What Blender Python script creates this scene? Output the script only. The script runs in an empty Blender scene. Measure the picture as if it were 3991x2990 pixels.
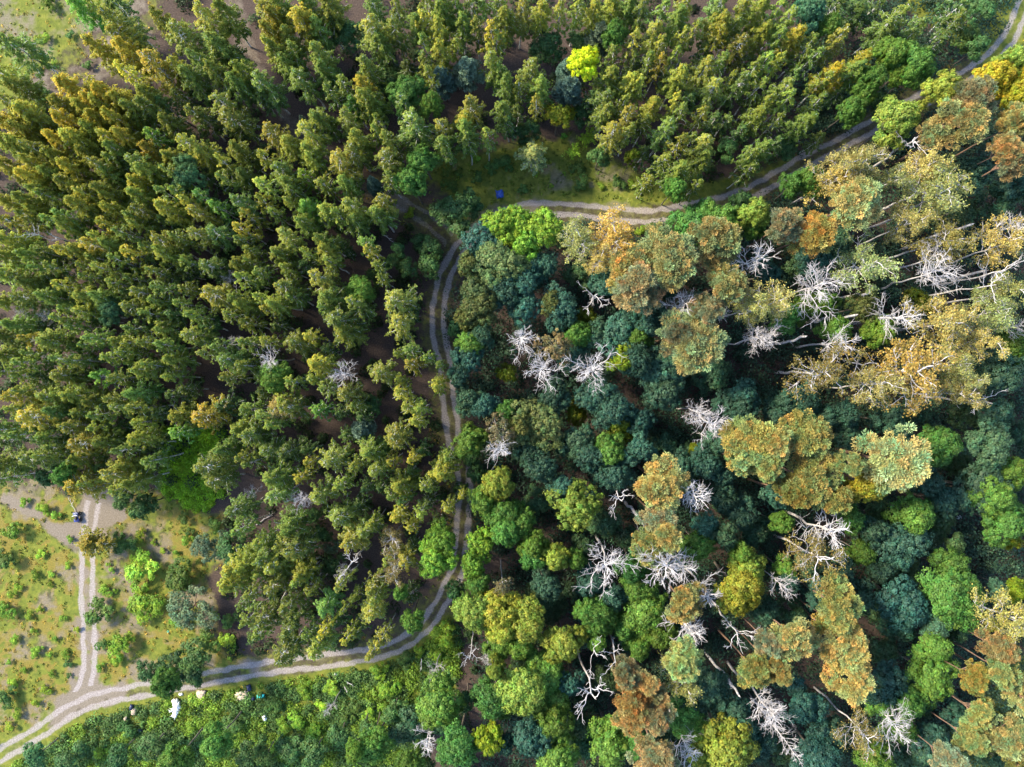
import bpy, math, random
import numpy as np

R = math.radians
scene = bpy.context.scene
COL = scene.collection

# ------------------------------------------------------------------ camera, sky, sun, exposure
H = 120.0                      # flying height in metres
S = 156.0 / 3991.0             # metres of ground per photo pixel
CX, CY = 1995.5, 1495.0
cam_data = bpy.data.cameras.new("camera")
cam = bpy.data.objects.new("camera", cam_data)
COL.objects.link(cam)
cam.location = (0, 0, H)
cam.rotation_euler = (0, 0, 0)
cam_data.sensor_width = 36.0
cam_data.lens = 36.0 * H / 156.0
cam_data.clip_start = 1.0
cam_data.clip_end = 3000.0
scene.camera = cam

SUN_ELEV, SUN_AZ = 40.0, 157.0   # azimuth: direction towards the sun, degrees anticlockwise from +X
world = bpy.data.worlds.new("World")
scene.world = world
world.use_nodes = True
nt = world.node_tree
nt.nodes.clear()
sky = nt.nodes.new("ShaderNodeTexSky")
sky.sky_type = 'NISHITA'
sky.sun_disc = False
sky.sun_elevation = R(SUN_ELEV)
sky.sun_rotation = R(90.0 - SUN_AZ)
sky.air_density = 1.0
sky.dust_density = 0.6
sky.ozone_density = 1.5
bg = nt.nodes.new("ShaderNodeBackground")
bg.inputs["Strength"].default_value = 0.15
wo = nt.nodes.new("ShaderNodeOutputWorld")
nt.links.new(sky.outputs[0], bg.inputs[0])
nt.links.new(bg.outputs[0], wo.inputs[0])

sun_data = bpy.data.lights.new("sun", 'SUN')
sun_data.energy = 3.1
sun_data.angle = R(10.0)
sun_data.color = (1.0, 0.88, 0.64)
sun = bpy.data.objects.new("sun", sun_data)
COL.objects.link(sun)
sun.rotation_euler = (0, R(90 - SUN_ELEV), R(SUN_AZ))
sun.location = (-200, 40, 150)

scene.view_settings.view_transform = 'Standard'
scene.view_settings.look = 'None'
scene.view_settings.gamma = 1.0
scene.view_settings.use_curve_mapping = False
scene.view_settings.exposure = 1.95
scene.render.film_transparent = False
try:
    scene.cycles.max_bounces = 6
    scene.cycles.diffuse_bounces = 3
    scene.cycles.glossy_bounces = 1
    scene.cycles.transmission_bounces = 3
    scene.cycles.transparent_max_bounces = 4
    scene.cycles.use_denoising = True
    scene.cycles.filter_width = 1.5
except Exception:
    pass

rng = np.random.default_rng(7)


def at(px, py, z=0.0):
    """Where a thing seen at photo pixel (px, py) and standing z metres up is in the world."""
    k = S * (H - z) / H
    return (px - CX) * k, (CY - py) * k


# ------------------------------------------------------------------ mesh helpers
class MB:
    """Collects quads (tubes, leaves) into one mesh with a per-vertex colour."""

    def __init__(self):
        self.v, self.f, self.c, self.n = [], [], [], 0

    def add(self, v, f, c):
        v = np.asarray(v, float)
        self.v.append(v)
        self.f.append(np.asarray(f, np.int64) + self.n)
        c = np.asarray(c, float)
        if c.ndim == 1:
            c = np.tile(c, (len(v), 1))
        self.c.append(c)
        self.n += len(v)

    def tube(self, pts, rad, sides=5, c=(1, 1, 1)):
        pts = np.asarray(pts, float)
        rad = np.broadcast_to(np.asarray(rad, float), (len(pts),))
        d = np.gradient(pts, axis=0)
        d /= np.linalg.norm(d, axis=1, keepdims=True) + 1e-9
        ref = np.array([0.0, 0, 1]) if abs(d[0, 2]) < 0.8 else np.array([1.0, 0, 0])
        u = np.cross(d, ref)
        u /= np.linalg.norm(u, axis=1, keepdims=True) + 1e-9
        w = np.cross(d, u)
        a = np.linspace(0, 2 * np.pi, sides, endpoint=False)
        ring = u[:, None] * np.cos(a)[None, :, None] + w[:, None] * np.sin(a)[None, :, None]
        v = (pts[:, None] + ring * rad[:, None, None]).reshape(-1, 3)
        i = np.arange(len(pts) - 1)[:, None] * sides
        j = np.arange(sides)[None]
        k = (j + 1) % sides
        f = np.stack([i + j, i + k, i + k + sides, i + j + sides], -1).reshape(-1, 4)
        self.add(v, f, c)

    def leaves(self, p, nrm, size, g, c=None, aspect=0.62):
        """Rhombic leaf faces at p with normals near nrm."""
        n = len(p)
        nrm = nrm / (np.linalg.norm(nrm, axis=1, keepdims=True) + 1e-9)
        r = g.normal(size=(n, 3))
        t = np.cross(nrm, r)
        t /= np.linalg.norm(t, axis=1, keepdims=True) + 1e-9
        b = np.cross(nrm, t)
        s = np.broadcast_to(np.asarray(size, float), (n,))[:, None]
        bend = nrm * s * 0.12
        v = np.stack([p - t * s * .5, p + b * s * .5 * aspect + bend, p + t * s * .5, p - b * s * .5 * aspect + bend], 1).reshape(-1, 3)
        f = np.arange(4 * n).reshape(n, 4)
        if c is None:
            c = np.ones((n, 3))
        self.add(v, f, np.repeat(np.broadcast_to(c, (n, 3)), 4, axis=0))

    def blades(self, p, d, length, width, g, c=None):
        """Narrow needles at p along d."""
        n = len(p)
        d = d / (np.linalg.norm(d, axis=1, keepdims=True) + 1e-9)
        b = np.cross(d, g.normal(size=(n, 3)))
        b /= np.linalg.norm(b, axis=1, keepdims=True) + 1e-9
        L = np.broadcast_to(np.asarray(length, float), (n,))[:, None]
        v = np.stack([p - b * width * .3, p + b * width * .3, p + d * L + b * width * .5, p + d * L - b * width * .5], 1).reshape(-1, 3)
        f = np.arange(4 * n).reshape(n, 4)
        if c is None:
            c = np.ones((n, 3))
        self.add(v, f, np.repeat(np.broadcast_to(c, (n, 3)), 4, axis=0))

    def arrays(self):
        return np.concatenate(self.v), np.concatenate(self.f), np.concatenate(self.c)

    def mesh(self, name, mat):
        v, f, c = self.arrays()
        return mesh_of(name, v, f, c, mat)


def mesh_of(name, v, f, c, mat, smooth=False):
    me = bpy.data.meshes.new(name)
    me.vertices.add(len(v))
    me.vertices.foreach_set("co", np.ascontiguousarray(v, np.float32).ravel())
    me.loops.add(f.size)
    me.loops.foreach_set("vertex_index", np.ascontiguousarray(f, np.int32).ravel())
    me.polygons.add(len(f))
    me.polygons.foreach_set("loop_start", np.arange(0, f.size, f.shape[1], dtype=np.int32))
    me.update(calc_edges=True)
    if c is not None:
        a = me.attributes.new("tint", 'FLOAT_COLOR', 'POINT')
        a.data.foreach_set("color", np.concatenate([c, np.ones((len(c), 1))], 1).astype(np.float32).ravel())
    if smooth:
        me.polygons.foreach_set("use_smooth", np.ones(len(f), bool))
    me.materials.append(mat)
    return me


def link(name, me, parent=None):
    o = bpy.data.objects.new(name, me)
    COL.objects.link(o)
    if parent is not None:
        o.parent = parent
    return o


def tag(o, label=None, cat=None, group=None, kind=None):
    if label:
        o["label"] = label
    if cat:
        o["category"] = cat
    if group:
        o["group"] = group
    if kind:
        o["kind"] = kind
    return o


# ------------------------------------------------------------------ materials
def new_mat(name):
    m = bpy.data.materials.new(name)
    m.use_nodes = True
    n = m.node_tree
    n.nodes.clear()
    return m, n, n.nodes, n.links


def leaf_material(name, trans=0.42, spec=0.25, rough=0.55):
    m, n, N, L = new_mat(name)
    at_ = N.new("ShaderNodeAttribute"); at_.attribute_name = "tint"
    oi = N.new("ShaderNodeObjectInfo")
    mx = N.new("ShaderNodeMix"); mx.data_type = 'RGBA'; mx.blend_type = 'MULTIPLY'; mx.inputs[0].default_value = 1.0
    L.new(oi.outputs["Color"], mx.inputs[6]); L.new(at_.outputs["Color"], mx.inputs[7])
    pr = N.new("ShaderNodeBsdfPrincipled")
    pr.inputs["Roughness"].default_value = rough
    pr.inputs["Specular IOR Level"].default_value = spec
    tr = N.new("ShaderNodeBsdfTranslucent")
    ms = N.new("ShaderNodeMixShader"); ms.inputs[0].default_value = trans
    L.new(mx.outputs[2], pr.inputs["Base Color"]); L.new(mx.outputs[2], tr.inputs["Color"])
    L.new(pr.outputs[0], ms.inputs[1]); L.new(tr.outputs[0], ms.inputs[2])
    out = N.new("ShaderNodeOutputMaterial"); L.new(ms.outputs[0], out.inputs[0])
    return m


def bark_material(name, base, dark, scale):
    m, n, N, L = new_mat(name)
    tc = N.new("ShaderNodeTexCoord")
    mp = N.new("ShaderNodeMapping"); mp.inputs["Scale"].default_value = (scale, scale, scale * 2.2)
    no = N.new("ShaderNodeTexNoise"); no.inputs["Scale"].default_value = 1.0; no.inputs["Detail"].default_value = 3
    cr = N.new("ShaderNodeValToRGB")
    cr.color_ramp.elements[0].position = 0.36; cr.color_ramp.elements[0].color = (*dark, 1)
    cr.color_ramp.elements[1].position = 0.56; cr.color_ramp.elements[1].color = (*base, 1)
    pr = N.new("ShaderNodeBsdfPrincipled"); pr.inputs["Roughness"].default_value = 0.8
    L.new(tc.outputs["Object"], mp.inputs[0]); L.new(mp.outputs[0], no.inputs[0]); L.new(no.outputs[0], cr.inputs[0])
    L.new(cr.outputs[0], pr.inputs["Base Color"])
    out = N.new("ShaderNodeOutputMaterial"); L.new(pr.outputs[0], out.inputs[0])
    return m


def plain_material(name, base, rough=0.6, vary=0.25, scale=6.0):
    m, n, N, L = new_mat(name)
    tc = N.new("ShaderNodeTexCoord")
    no = N.new("ShaderNodeTexNoise"); no.inputs["Scale"].default_value = scale; no.inputs["Detail"].default_value = 4
    cr = N.new("ShaderNodeValToRGB")
    cr.color_ramp.elements[0].color = (*[x * (1 - vary) for x in base], 1)
    cr.color_ramp.elements[1].color = (*[min(1, x * (1 + vary)) for x in base], 1)
    pr = N.new("ShaderNodeBsdfPrincipled"); pr.inputs["Roughness"].default_value = rough
    L.new(tc.outputs["Object"], no.inputs[0]); L.new(no.outputs[0], cr.inputs[0]); L.new(cr.outputs[0], pr.inputs["Base Color"])
    out = N.new("ShaderNodeOutputMaterial"); L.new(pr.outputs[0], out.inputs[0])
    return m


LEAF = leaf_material("leaf")
NEEDLE = leaf_material("needle", 0.2, 0.2, 0.6)
BIRCH_BARK = bark_material("birch_bark", (0.66, 0.66, 0.64), (0.25, 0.24, 0.23), 2.5)
PINE_BARK = bark_material("pine_bark", (0.22, 0.13, 0.085), (0.10, 0.065, 0.05), 2.0)
OAK_BARK = bark_material("oak_bark", (0.13, 0.11, 0.09), (0.06, 0.05, 0.045), 2.0)
DEAD_WOOD = bark_material("dead_wood", (0.50, 0.47, 0.47), (0.27, 0.25, 0.26), 1.8)

# ------------------------------------------------------------------ tree prototypes


def leaf_tints(g, n, spread=0.22, warm=0.12):
    b = np.exp(g.normal(0, spread, n))
    w = g.normal(0, warm, n)
    return np.stack([b * (1 + w), b, b * (1 - 0.6 * w)], 1)


def bez(p0, d, L, g, up0, up1, n=5, wig=0.06):
    """A limb from p0 heading along the flat direction d, its slope going from up0 to up1."""
    s = np.linspace(0, 1, n)
    up = up0 + (up1 - up0) * s
    hor = np.cos(up); ver = np.sin(up)
    dh = np.concatenate([[0], np.cumsum((hor[1:] + hor[:-1]) / 2)]) / (n - 1) * L
    dv = np.concatenate([[0], np.cumsum((ver[1:] + ver[:-1]) / 2)]) / (n - 1) * L
    side = np.array([-d[1], d[0], 0])
    wv = np.concatenate([[0], np.cumsum(g.normal(0, wig * L / 2, n - 1))])
    p = p0 + np.outer(dh, d) + np.outer(dv, [0, 0, 1.0]) + np.outer(wv, side)
    return p


def trunk_path(g, h, wob, n=9):
    z = np.linspace(0, h, n)
    x = np.concatenate([[0], np.cumsum(g.normal(0, wob, n - 1))])
    y = np.concatenate([[0], np.cumsum(g.normal(0, wob, n - 1))])
    x -= x[-1] * 0.7 * z / h; y -= y[-1] * 0.7 * z / h
    return np.stack([x, y, z], 1)


def along(path, zq):
    return np.array([np.interp(zq, path[:, 2], path[:, k]) for k in range(3)]).T if np.ndim(zq) else np.array([np.interp(zq, path[:, 2], path[:, k]) for k in range(3)])


def flat(a):
    return np.array([math.cos(a), math.sin(a), 0.0])


def birch(seed, h=15.0, rad=1.9, bare=0.0, nb=44, per=80, low=0.34, leaf=0.26, stem=1.0):
    """Drooping, feathery crown; bare > 0 leaves the upper limbs showing white."""
    g = np.random.default_rng(seed)
    T, B, C = MB(), MB(), MB()
    tp = trunk_path(g, h, 0.10)
    T.tube(tp, np.linspace(0.13, 0.03, len(tp)) * stem, 6)
    ang = g.uniform(0, 6.28)
    for i in range(nb):
        t = (i + g.uniform(0, 0.8)) / nb
        z = h * (low + (0.985 - low) * t)
        ang += 2.4 + g.normal(0, 0.35)
        prof = (0.62 + 0.38 * min(1, t / 0.3)) * (1 - max(0, (t - 0.22) / 0.78) ** 1.15 * 0.80)
        L = rad * prof * g.uniform(0.62, 1.28)
        d = flat(ang)
        p = bez(along(tp, z), d, L * 1.2, g, R(52 if t < 0.8 else 62), R(-18), 6, 0.07)
        thick = 0.034 if (bare and t > 0.6) else 0.022
        B.tube(p, np.linspace(thick, 0.012, 6) * stem, 4)
        if bare and t > 0.72:
            for q in range(2):
                s0 = p[2 + q % 3]
                pp = bez(s0, flat(ang + g.choice([-1, 1]) * g.uniform(0.4, 0.9)), L * g.uniform(.35, .6), g, R(35), R(-10), 4, .08)
                B.tube(pp, np.linspace(0.018, 0.010, 4) * stem, 3)
        m = int(per * (0.55 + L / rad * 0.6))
        lo = 0.18
        if bare and t > 0.6:
            m = int(m * (1 - bare * 0.30)); lo = 0.18 + 0.38 * bare
        # hanging sprays along the limb
        k = max(4, m // 9)
        s = g.uniform(lo, 1.0, k) ** 0.8
        base = np.stack([np.interp(s, np.linspace(0, 1, 6), p[:, a]) for a in range(3)], 1)
        base += g.normal(0, 0.16, (k, 3)) * L / rad
        idx = g.integers(0, k, m)
        drop = g.uniform(0, 1, m)
        pos = base[idx] + np.stack([g.normal(0, .09, m) + d[0] * drop * .12, g.normal(0, .09, m) + d[1] * drop * .12, -drop * 0.62 + 0.12], 1)
        nr = np.tile(d * 0.6 + np.array([0, 0, 0.85]), (m, 1)) + g.normal(0, 0.38, (m, 3))
        tint = leaf_tints(g, m, 0.18, 0.12) * (0.92 + 0.16 * g.uniform())
        young = np.clip((pos[:, 2:3] / h - 0.62) / 0.33, -0.6, 1)       # sunlit tips painted into the leaf colour: yellower above, bluer below
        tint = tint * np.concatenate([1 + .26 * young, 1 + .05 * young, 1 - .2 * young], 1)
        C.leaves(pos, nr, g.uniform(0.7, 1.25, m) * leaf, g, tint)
    m = int(per * 1.2 * (1 - 0.6 * bare))
    zz = h * (1 - 0.10 * g.uniform(0, 1, m))
    pos = along(tp, zz) + np.stack([g.normal(0, .16, m), g.normal(0, .16, m), g.normal(0, .1, m)], 1)
    C.leaves(pos, g.normal(0, .6, (m, 3)) + [0, 0, .8], g.uniform(0.6, 1.1, m) * leaf, g, leaf_tints(g, m))
    return T, B, C


def broadleaf(seed, h=13.0, rad=3.6, depth=3.2, lobes=10, clumps=30, per=34, leaf=0.34, clump_r=0.42, needle=False, sparse=0.0, limb=0.12, trunk_r=0.24, lean=0.0):
    """Lumpy dome: lobes on limbs, clumps on lobes, leaves on clumps."""
    g = np.random.default_rng(seed)
    T, B, C = MB(), MB(), MB()
    tp = trunk_path(g, h * 0.93, 0.08 + lean)
    T.tube(tp, np.linspace(trunk_r, trunk_r * 0.25, len(tp)), 7)
    top = tp[-1]
    a0 = g.uniform(0, 6.28)
    for i in range(lobes):
        if i == 0:
            d, ro, zo = flat(g.uniform(0, 6.28)), rad * (.2 if needle else 0.0), h - 0.45 * depth * 0.5
        else:
            ring = (i - 1) % 3
            a0 += 2.4 + g.normal(0, .25)
            d = flat(a0)
            ro = rad * (0.36, 0.62, 0.72)[ring] * (g.uniform(0.7, 1.4) if needle else g.uniform(0.75, 1.25))
            zo = h - depth * (0.28, 0.55, 0.80)[ring] * g.uniform(0.75, 1.2)
        lr = rad * (0.40 if i else 0.44) * (g.uniform(0.55, 1.25) if needle else g.uniform(0.62, 1.25))
        c = np.array([top[0], top[1], zo]) + d * ro
        root = along(tp, max(h * 0.3, zo - ro * 0.9 - lr * 0.4))
        s = np.linspace(0, 1, 5)[:, None]
        pth = root * (1 - s) + c * s + np.array([0, 0, 1.0]) * (np.sin(s * np.pi) * 0.25 * ro * 0.3) + g.normal(0, 0.05, (5, 3)) * s
        B.tube(pth, np.linspace(limb, limb * .3, 5), 5)
        n = int(clumps * (lr / (rad * 0.4)) ** 2)
        v = g.normal(size=(n, 3)); v[:, 2] = np.abs(v[:, 2]) * 0.9 - 0.25 * g.uniform(size=n)
        v /= np.linalg.norm(v, axis=1, keepdims=True)
        cc = c + v * lr * np.array([1, 1, 0.72]) * g.uniform(0.68, 1.2, (n, 1))
        if sparse:
            keep = g.uniform(size=n) > sparse
            cc, v = cc[keep], v[keep]; n = len(cc)
            for q in range(0, n, 2):
                mid = (c + cc[q]) / 2 + g.normal(0, .1, 3)
                B.tube(np.array([c, mid, cc[q]]), [limb * .35, limb * .25, limb * .15], 3)
        if n == 0:
            continue
        cb = np.exp(g.normal(0, 0.20, (n, 1))) * np.array([[1, 1, 1]])
        cb[:, 0] *= 1 + g.normal(0, 0.12, n)
        k = np.repeat(np.arange(n), per)
        w = g.normal(size=(len(k), 3)); w /= np.linalg.norm(w, axis=1, keepdims=True)
        r = clump_r * g.uniform(0.45, 1.1, (len(k), 1)) * np.repeat(g.uniform(0.55, 1.4, (n, 1)), per, 0)
        pos = cc[k] + w * r * [1, 1, 0.75]
        nr = v[k] * 0.7 + w * 0.8 + [0, 0, 0.35] + g.normal(0, .35, (len(k), 3))
        tint = leaf_tints(g, len(k), 0.16, 0.08) * cb[k]
        if needle:
            old = np.where(g.uniform(size=(n, 1)) < .42, [[.64, .95, 1.1]], [[1.04, 1.0, .95]])
            tint = tint * old[k]
            C.blades(pos, w + v[k] * .6 + [0, 0, .3], g.uniform(.6, 1.2, len(k)) * leaf, leaf * 0.42, g, tint)
        else:
            C.leaves(pos, nr, g.uniform(0.65, 1.25, len(k)) * leaf, g, tint)
    return T, B, C


def young_pine(seed, h=11.0, rad=2.1):
    g = np.random.default_rng(seed)
    T, B, C = MB(), MB(), MB()
    tp = trunk_path(g, h, 0.05)
    T.tube(tp, np.linspace(0.14, 0.03, len(tp)), 6)
    for wz in range(9):
        t = wz / 8
        z = h * (0.45 + 0.52 * t)
        nb = 6 if t < .8 else 4
        for q in range(nb):
            a = 6.28 * q / nb + wz * 0.7 + g.normal(0, .2)
            L = rad * (1.02 - 0.78 * t) * g.uniform(.8, 1.15)
            p = bez(along(tp, z), flat(a), L * 1.1, g, R(15), R(40), 5, .05)
            B.tube(p, np.linspace(0.045, 0.018, 5), 4)
            for s in np.linspace(.3, 1, 5):
                c = np.array([np.interp(s, np.linspace(0, 1, 5), p[:, k]) for k in range(3)])
                for sd in (-1, 0, 1):
                    if sd and s > .95:
                        continue
                    e = c + flat(a + sd * .8) * L * 0.24 * (abs(sd))
                    m = 34
                    w = g.normal(size=(m, 3)); w /= np.linalg.norm(w, axis=1, keepdims=True)
                    C.blades(e + w * 0.06, w + flat(a) * .7 + [0, 0, .35], g.uniform(.16, .36, m), 0.075, g, leaf_tints(g, m, .2, .06))
    return T, B, C


def dead_tree(seed, h=21.0, rad=2.8, limbs=17, subs=5, twigs=3, first=0.6, up0=52, up1=30, thick=0.085, leafy=0.0, wig=0.10, leaf=0.24, stem=0.19):
    """Leafless skeleton; leafy > 0 hangs thin foliage on the twigs."""
    g = np.random.default_rng(seed)
    T, B, C = MB(), MB(), MB()
    tp = trunk_path(g, h, 0.16)
    T.tube(tp, np.linspace(stem, 0.05, len(tp)), 7)
    ang = g.uniform(0, 6.28)
    ends = []
    for i in range(limbs):
        t = (i + g.uniform(0, .7)) / limbs
        z = h * (first + (0.98 - first) * t)
        ang += 2.4 + g.normal(0, .4)
        L = rad * (1.1 - 0.5 * t) * g.uniform(.35, 1.3)
        p = bez(along(tp, z), flat(ang), L * 1.18, g, R(up0 + g.normal(0, 9)), R(up1 + g.normal(0, 14)), 7, wig)
        th = thick * (0.75 + 0.5 * L / rad)
        B.tube(p, np.linspace(th, 0.020, 7), 5)
        for q in range(subs):
            s = g.uniform(.22, .95)
            i0 = np.array([np.interp(s, np.linspace(0, 1, 7), p[:, k]) for k in range(3)])
            a2 = ang + g.choice([-1, 1]) * g.uniform(.35, 1.0)
            L2 = L * g.uniform(.28, .6) * (1.2 - .5 * s)
            p2 = bez(i0, flat(a2), L2, g, R(g.normal(30, 18)), R(g.normal(22, 25)), 5, wig * 1.2)
            B.tube(p2, np.linspace(th * .5, 0.015, 5), 4)
            ends.append(p2[-1]); ends.append(p2[3])
            for w in range(twigs):
                i1 = p2[g.integers(1, 5)]
                p3 = bez(i1, flat(a2 + g.normal(0, .9)), L2 * g.uniform(.35, .7), g, R(g.normal(20, 30)), R(g.normal(10, 30)), 4, wig)
                B.tube(p3, [0.017, 0.014, 0.012, 0.009], 3)
                ends.append(p3[-1])
    if leafy:
        ends = np.array(ends)
        k = np.repeat(np.arange(len(ends)), int(leafy))
        n = len(k)
        pos = ends[k] + g.normal(0, .24, (n, 3)) + [0, 0, -.18]
        nr = g.normal(0, .6, (n, 3)) + [0, 0, .7]
        cb = np.exp(g.normal(0, .2, (len(ends), 1)))
        C.leaves(pos, nr, g.uniform(.6, 1.2, n) * leaf, g, leaf_tints(g, n, .2, .1) * cb[k])
    return T, B, C


def antler(seed, h=19.0, rad=2.9, forks=4):
    """A few thick broken limbs, hardly any twigs."""
    g = np.random.default_rng(seed)
    T, B, C = MB(), MB(), MB()
    tp = trunk_path(g, h, 0.22)
    T.tube(tp, np.linspace(0.2, 0.08, len(tp)), 7)
    ang = g.uniform(0, 6.28)
    for i in range(forks):
        ang += 6.28 / forks + g.normal(0, .5)
        z = h * g.uniform(.80, .98)
        L = rad * g.uniform(.7, 1.25)
        p = bez(along(tp, z), flat(ang), L * 1.2, g, R(38), R(30), 8, .10)
        B.tube(p, np.linspace(.07, .022, 8), 5)
        for q in range(4):
            i0 = p[g.integers(2, 8)]
            a2 = ang + g.choice([-1, 1]) * g.uniform(.4, 1.1)
            p2 = bez(i0, flat(a2), L * g.uniform(.2, .5), g, R(25), R(25), 5, .2)
            B.tube(p2, np.linspace(.038, .016, 5), 4)
            p3 = bez(p2[2], flat(a2 + g.normal(0, .9)), L * g.uniform(.12, .28), g, R(20), R(30), 4, .15)
            B.tube(p3, [0.03, .026, .02, .015], 3)
    for i in range(6):
        z = h * g.uniform(.5, .8)
        p = bez(along(tp, z), flat(g.uniform(0, 6.28)), rad * g.uniform(.15, .45), g, R(10), R(20), 4, .2)
        B.tube(p, [.05, .04, .03, .02], 4)
    return T, B, C


def snag(seed, h=13.0):
    g = np.random.default_rng(seed)
    T, B, C = MB(), MB(), MB()
    tp = trunk_path(g, h, 0.2)
    T.tube(tp, np.linspace(0.24, 0.17, len(tp)), 8)
    T.tube(np.array([tp[-1], tp[-1] + [.02, .03, .25], tp[-1] + [.05, .04, .45]]), [.13, .09, .02], 6)
    for i in range(5):
        p = bez(along(tp, h * g.uniform(.45, .95)), flat(g.uniform(0, 6.28)), g.uniform(.4, 1.3), g, R(15), R(25), 4, .2)
        B.tube(p, [.05, .04, .03, .015], 4)
    return T, B, C


def sapling(seed, h=2.6, rad=1.25):
    """Open star of leafy shoots."""
    g = np.random.default_rng(seed)
    T, B, C = MB(), MB(), MB()
    tp = trunk_path(g, h, .03, 5)
    T.tube(tp, np.linspace(.05, .02, 5), 5)
    a = 0
    for i in range(11):
        a += 2.4
        p = bez(along(tp, h * g.uniform(.4, .95)), flat(a), rad * g.uniform(.55, 1.15), g, R(35), R(-10), 5, .05)
        B.tube(p, np.linspace(.022, .01, 5), 3)
        m = 60
        s = g.uniform(.2, 1, m)
        pos = np.stack([np.interp(s, np.linspace(0, 1, 5), p[:, k]) for k in range(3)], 1) + g.normal(0, .11, (m, 3))
        C.leaves(pos, g.normal(0, .35, (m, 3)) + [0, 0, 1], g.uniform(.14, .26, m), g, leaf_tints(g, m, .16, .06))
    return T, B, C


PROTO = {}


def proto(key, kinds, bark, leafmat):
    """kinds: list of (T, B, C) builders' results; stored as lists of part meshes."""
    out = []
    for T, B, C in kinds:
        if not C.n and key in ("dead_antler", "snag"):
            T.add(*B.arrays()); B = MB()
        parts = [("trunk", T.mesh(key + "_trunk", bark))]
        if B.n:
            parts.append(("branches", B.mesh(key + "_branches", bark)))
        if C.n:
            parts.append(("crown", C.mesh(key + "_crown", leafmat)))
        out.append(parts)
    PROTO[key] = out


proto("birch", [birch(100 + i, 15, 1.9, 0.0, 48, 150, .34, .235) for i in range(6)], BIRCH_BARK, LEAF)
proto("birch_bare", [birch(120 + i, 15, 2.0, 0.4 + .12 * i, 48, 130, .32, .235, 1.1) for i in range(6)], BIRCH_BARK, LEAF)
proto("oak", [broadleaf(140 + i, clumps=34, per=46, leaf=.29, lobes=12) for i in range(6)], OAK_BARK, LEAF)
proto("feathery", [broadleaf(150 + i, 13, 3.4, 4.0, 14, 32, 46, 0.30, 0.48) for i in range(5)], OAK_BARK, LEAF)
proto("small_broadleaf", [broadleaf(160 + i, 8, 2.3, 3.2, 8, 22, 34, .30, .40, limb=.07, trunk_r=.13) for i in range(4)], OAK_BARK, LEAF)
proto("open_oak", [broadleaf(170 + i, 14, 3.0, 3.4, 9, 26, 24, .28, .34, sparse=.35, limb=.09) for i in range(2)], DEAD_WOOD, LEAF)
proto("pine", [broadleaf(180 + i, 22, 3.0, 5.0, 14, 22, 120, .21, .46, True, .12, .10, .24) for i in range(5)], PINE_BARK, NEEDLE)
proto("young_pine", [young_pine(200 + i) for i in range(3)], PINE_BARK, NEEDLE)
proto("tall_birch", [dead_tree(210 + i, 21.5, 2.9, 17, 5, 3, .58, 50, 8, .055, 13, .09, .27, .17) for i in range(5)], DEAD_WOOD, LEAF)
proto("dead_star", [dead_tree(230 + i, 21, 3.0, 17, 6, 5, .74, 46, 24, .043, wig=.10 + .02 * (i % 3)) for i in range(7)], DEAD_WOOD, LEAF)
proto("dead_leafy", [dead_tree(240 + i, 21, 3.0, 16, 4, 3, .70, 48, 16, .06, 9) for i in range(3)], DEAD_WOOD, LEAF)
proto("dead_broom", [dead_tree(250 + i, 21, 2.6, 19, 5, 3, .62, 60, 46, .045, wig=.06, stem=.17) for i in range(4)], DEAD_WOOD, LEAF)
proto("dead_antler", [antler(260 + i, forks=3 + i % 3) for i in range(6)], DEAD_WOOD, LEAF)
proto("snag", [snag(270 + i) for i in range(3)], DEAD_WOOD, LEAF)
proto("bush", [broadleaf(280 + i, 2.3, 1.4, 1.7, 6, 15, 34, .20, .26, limb=.03, trunk_r=.05) for i in range(4)], OAK_BARK, LEAF)
proto("willow", [broadleaf(290 + i, 5.0, 2.6, 2.2, 9, 26, 26, .24, .36, sparse=.2, limb=.06, trunk_r=.1) for i in range(2)], PINE_BARK, LEAF)
proto("sapling", [sapling(300 + i) for i in range(2)], OAK_BARK, LEAF)

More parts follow.
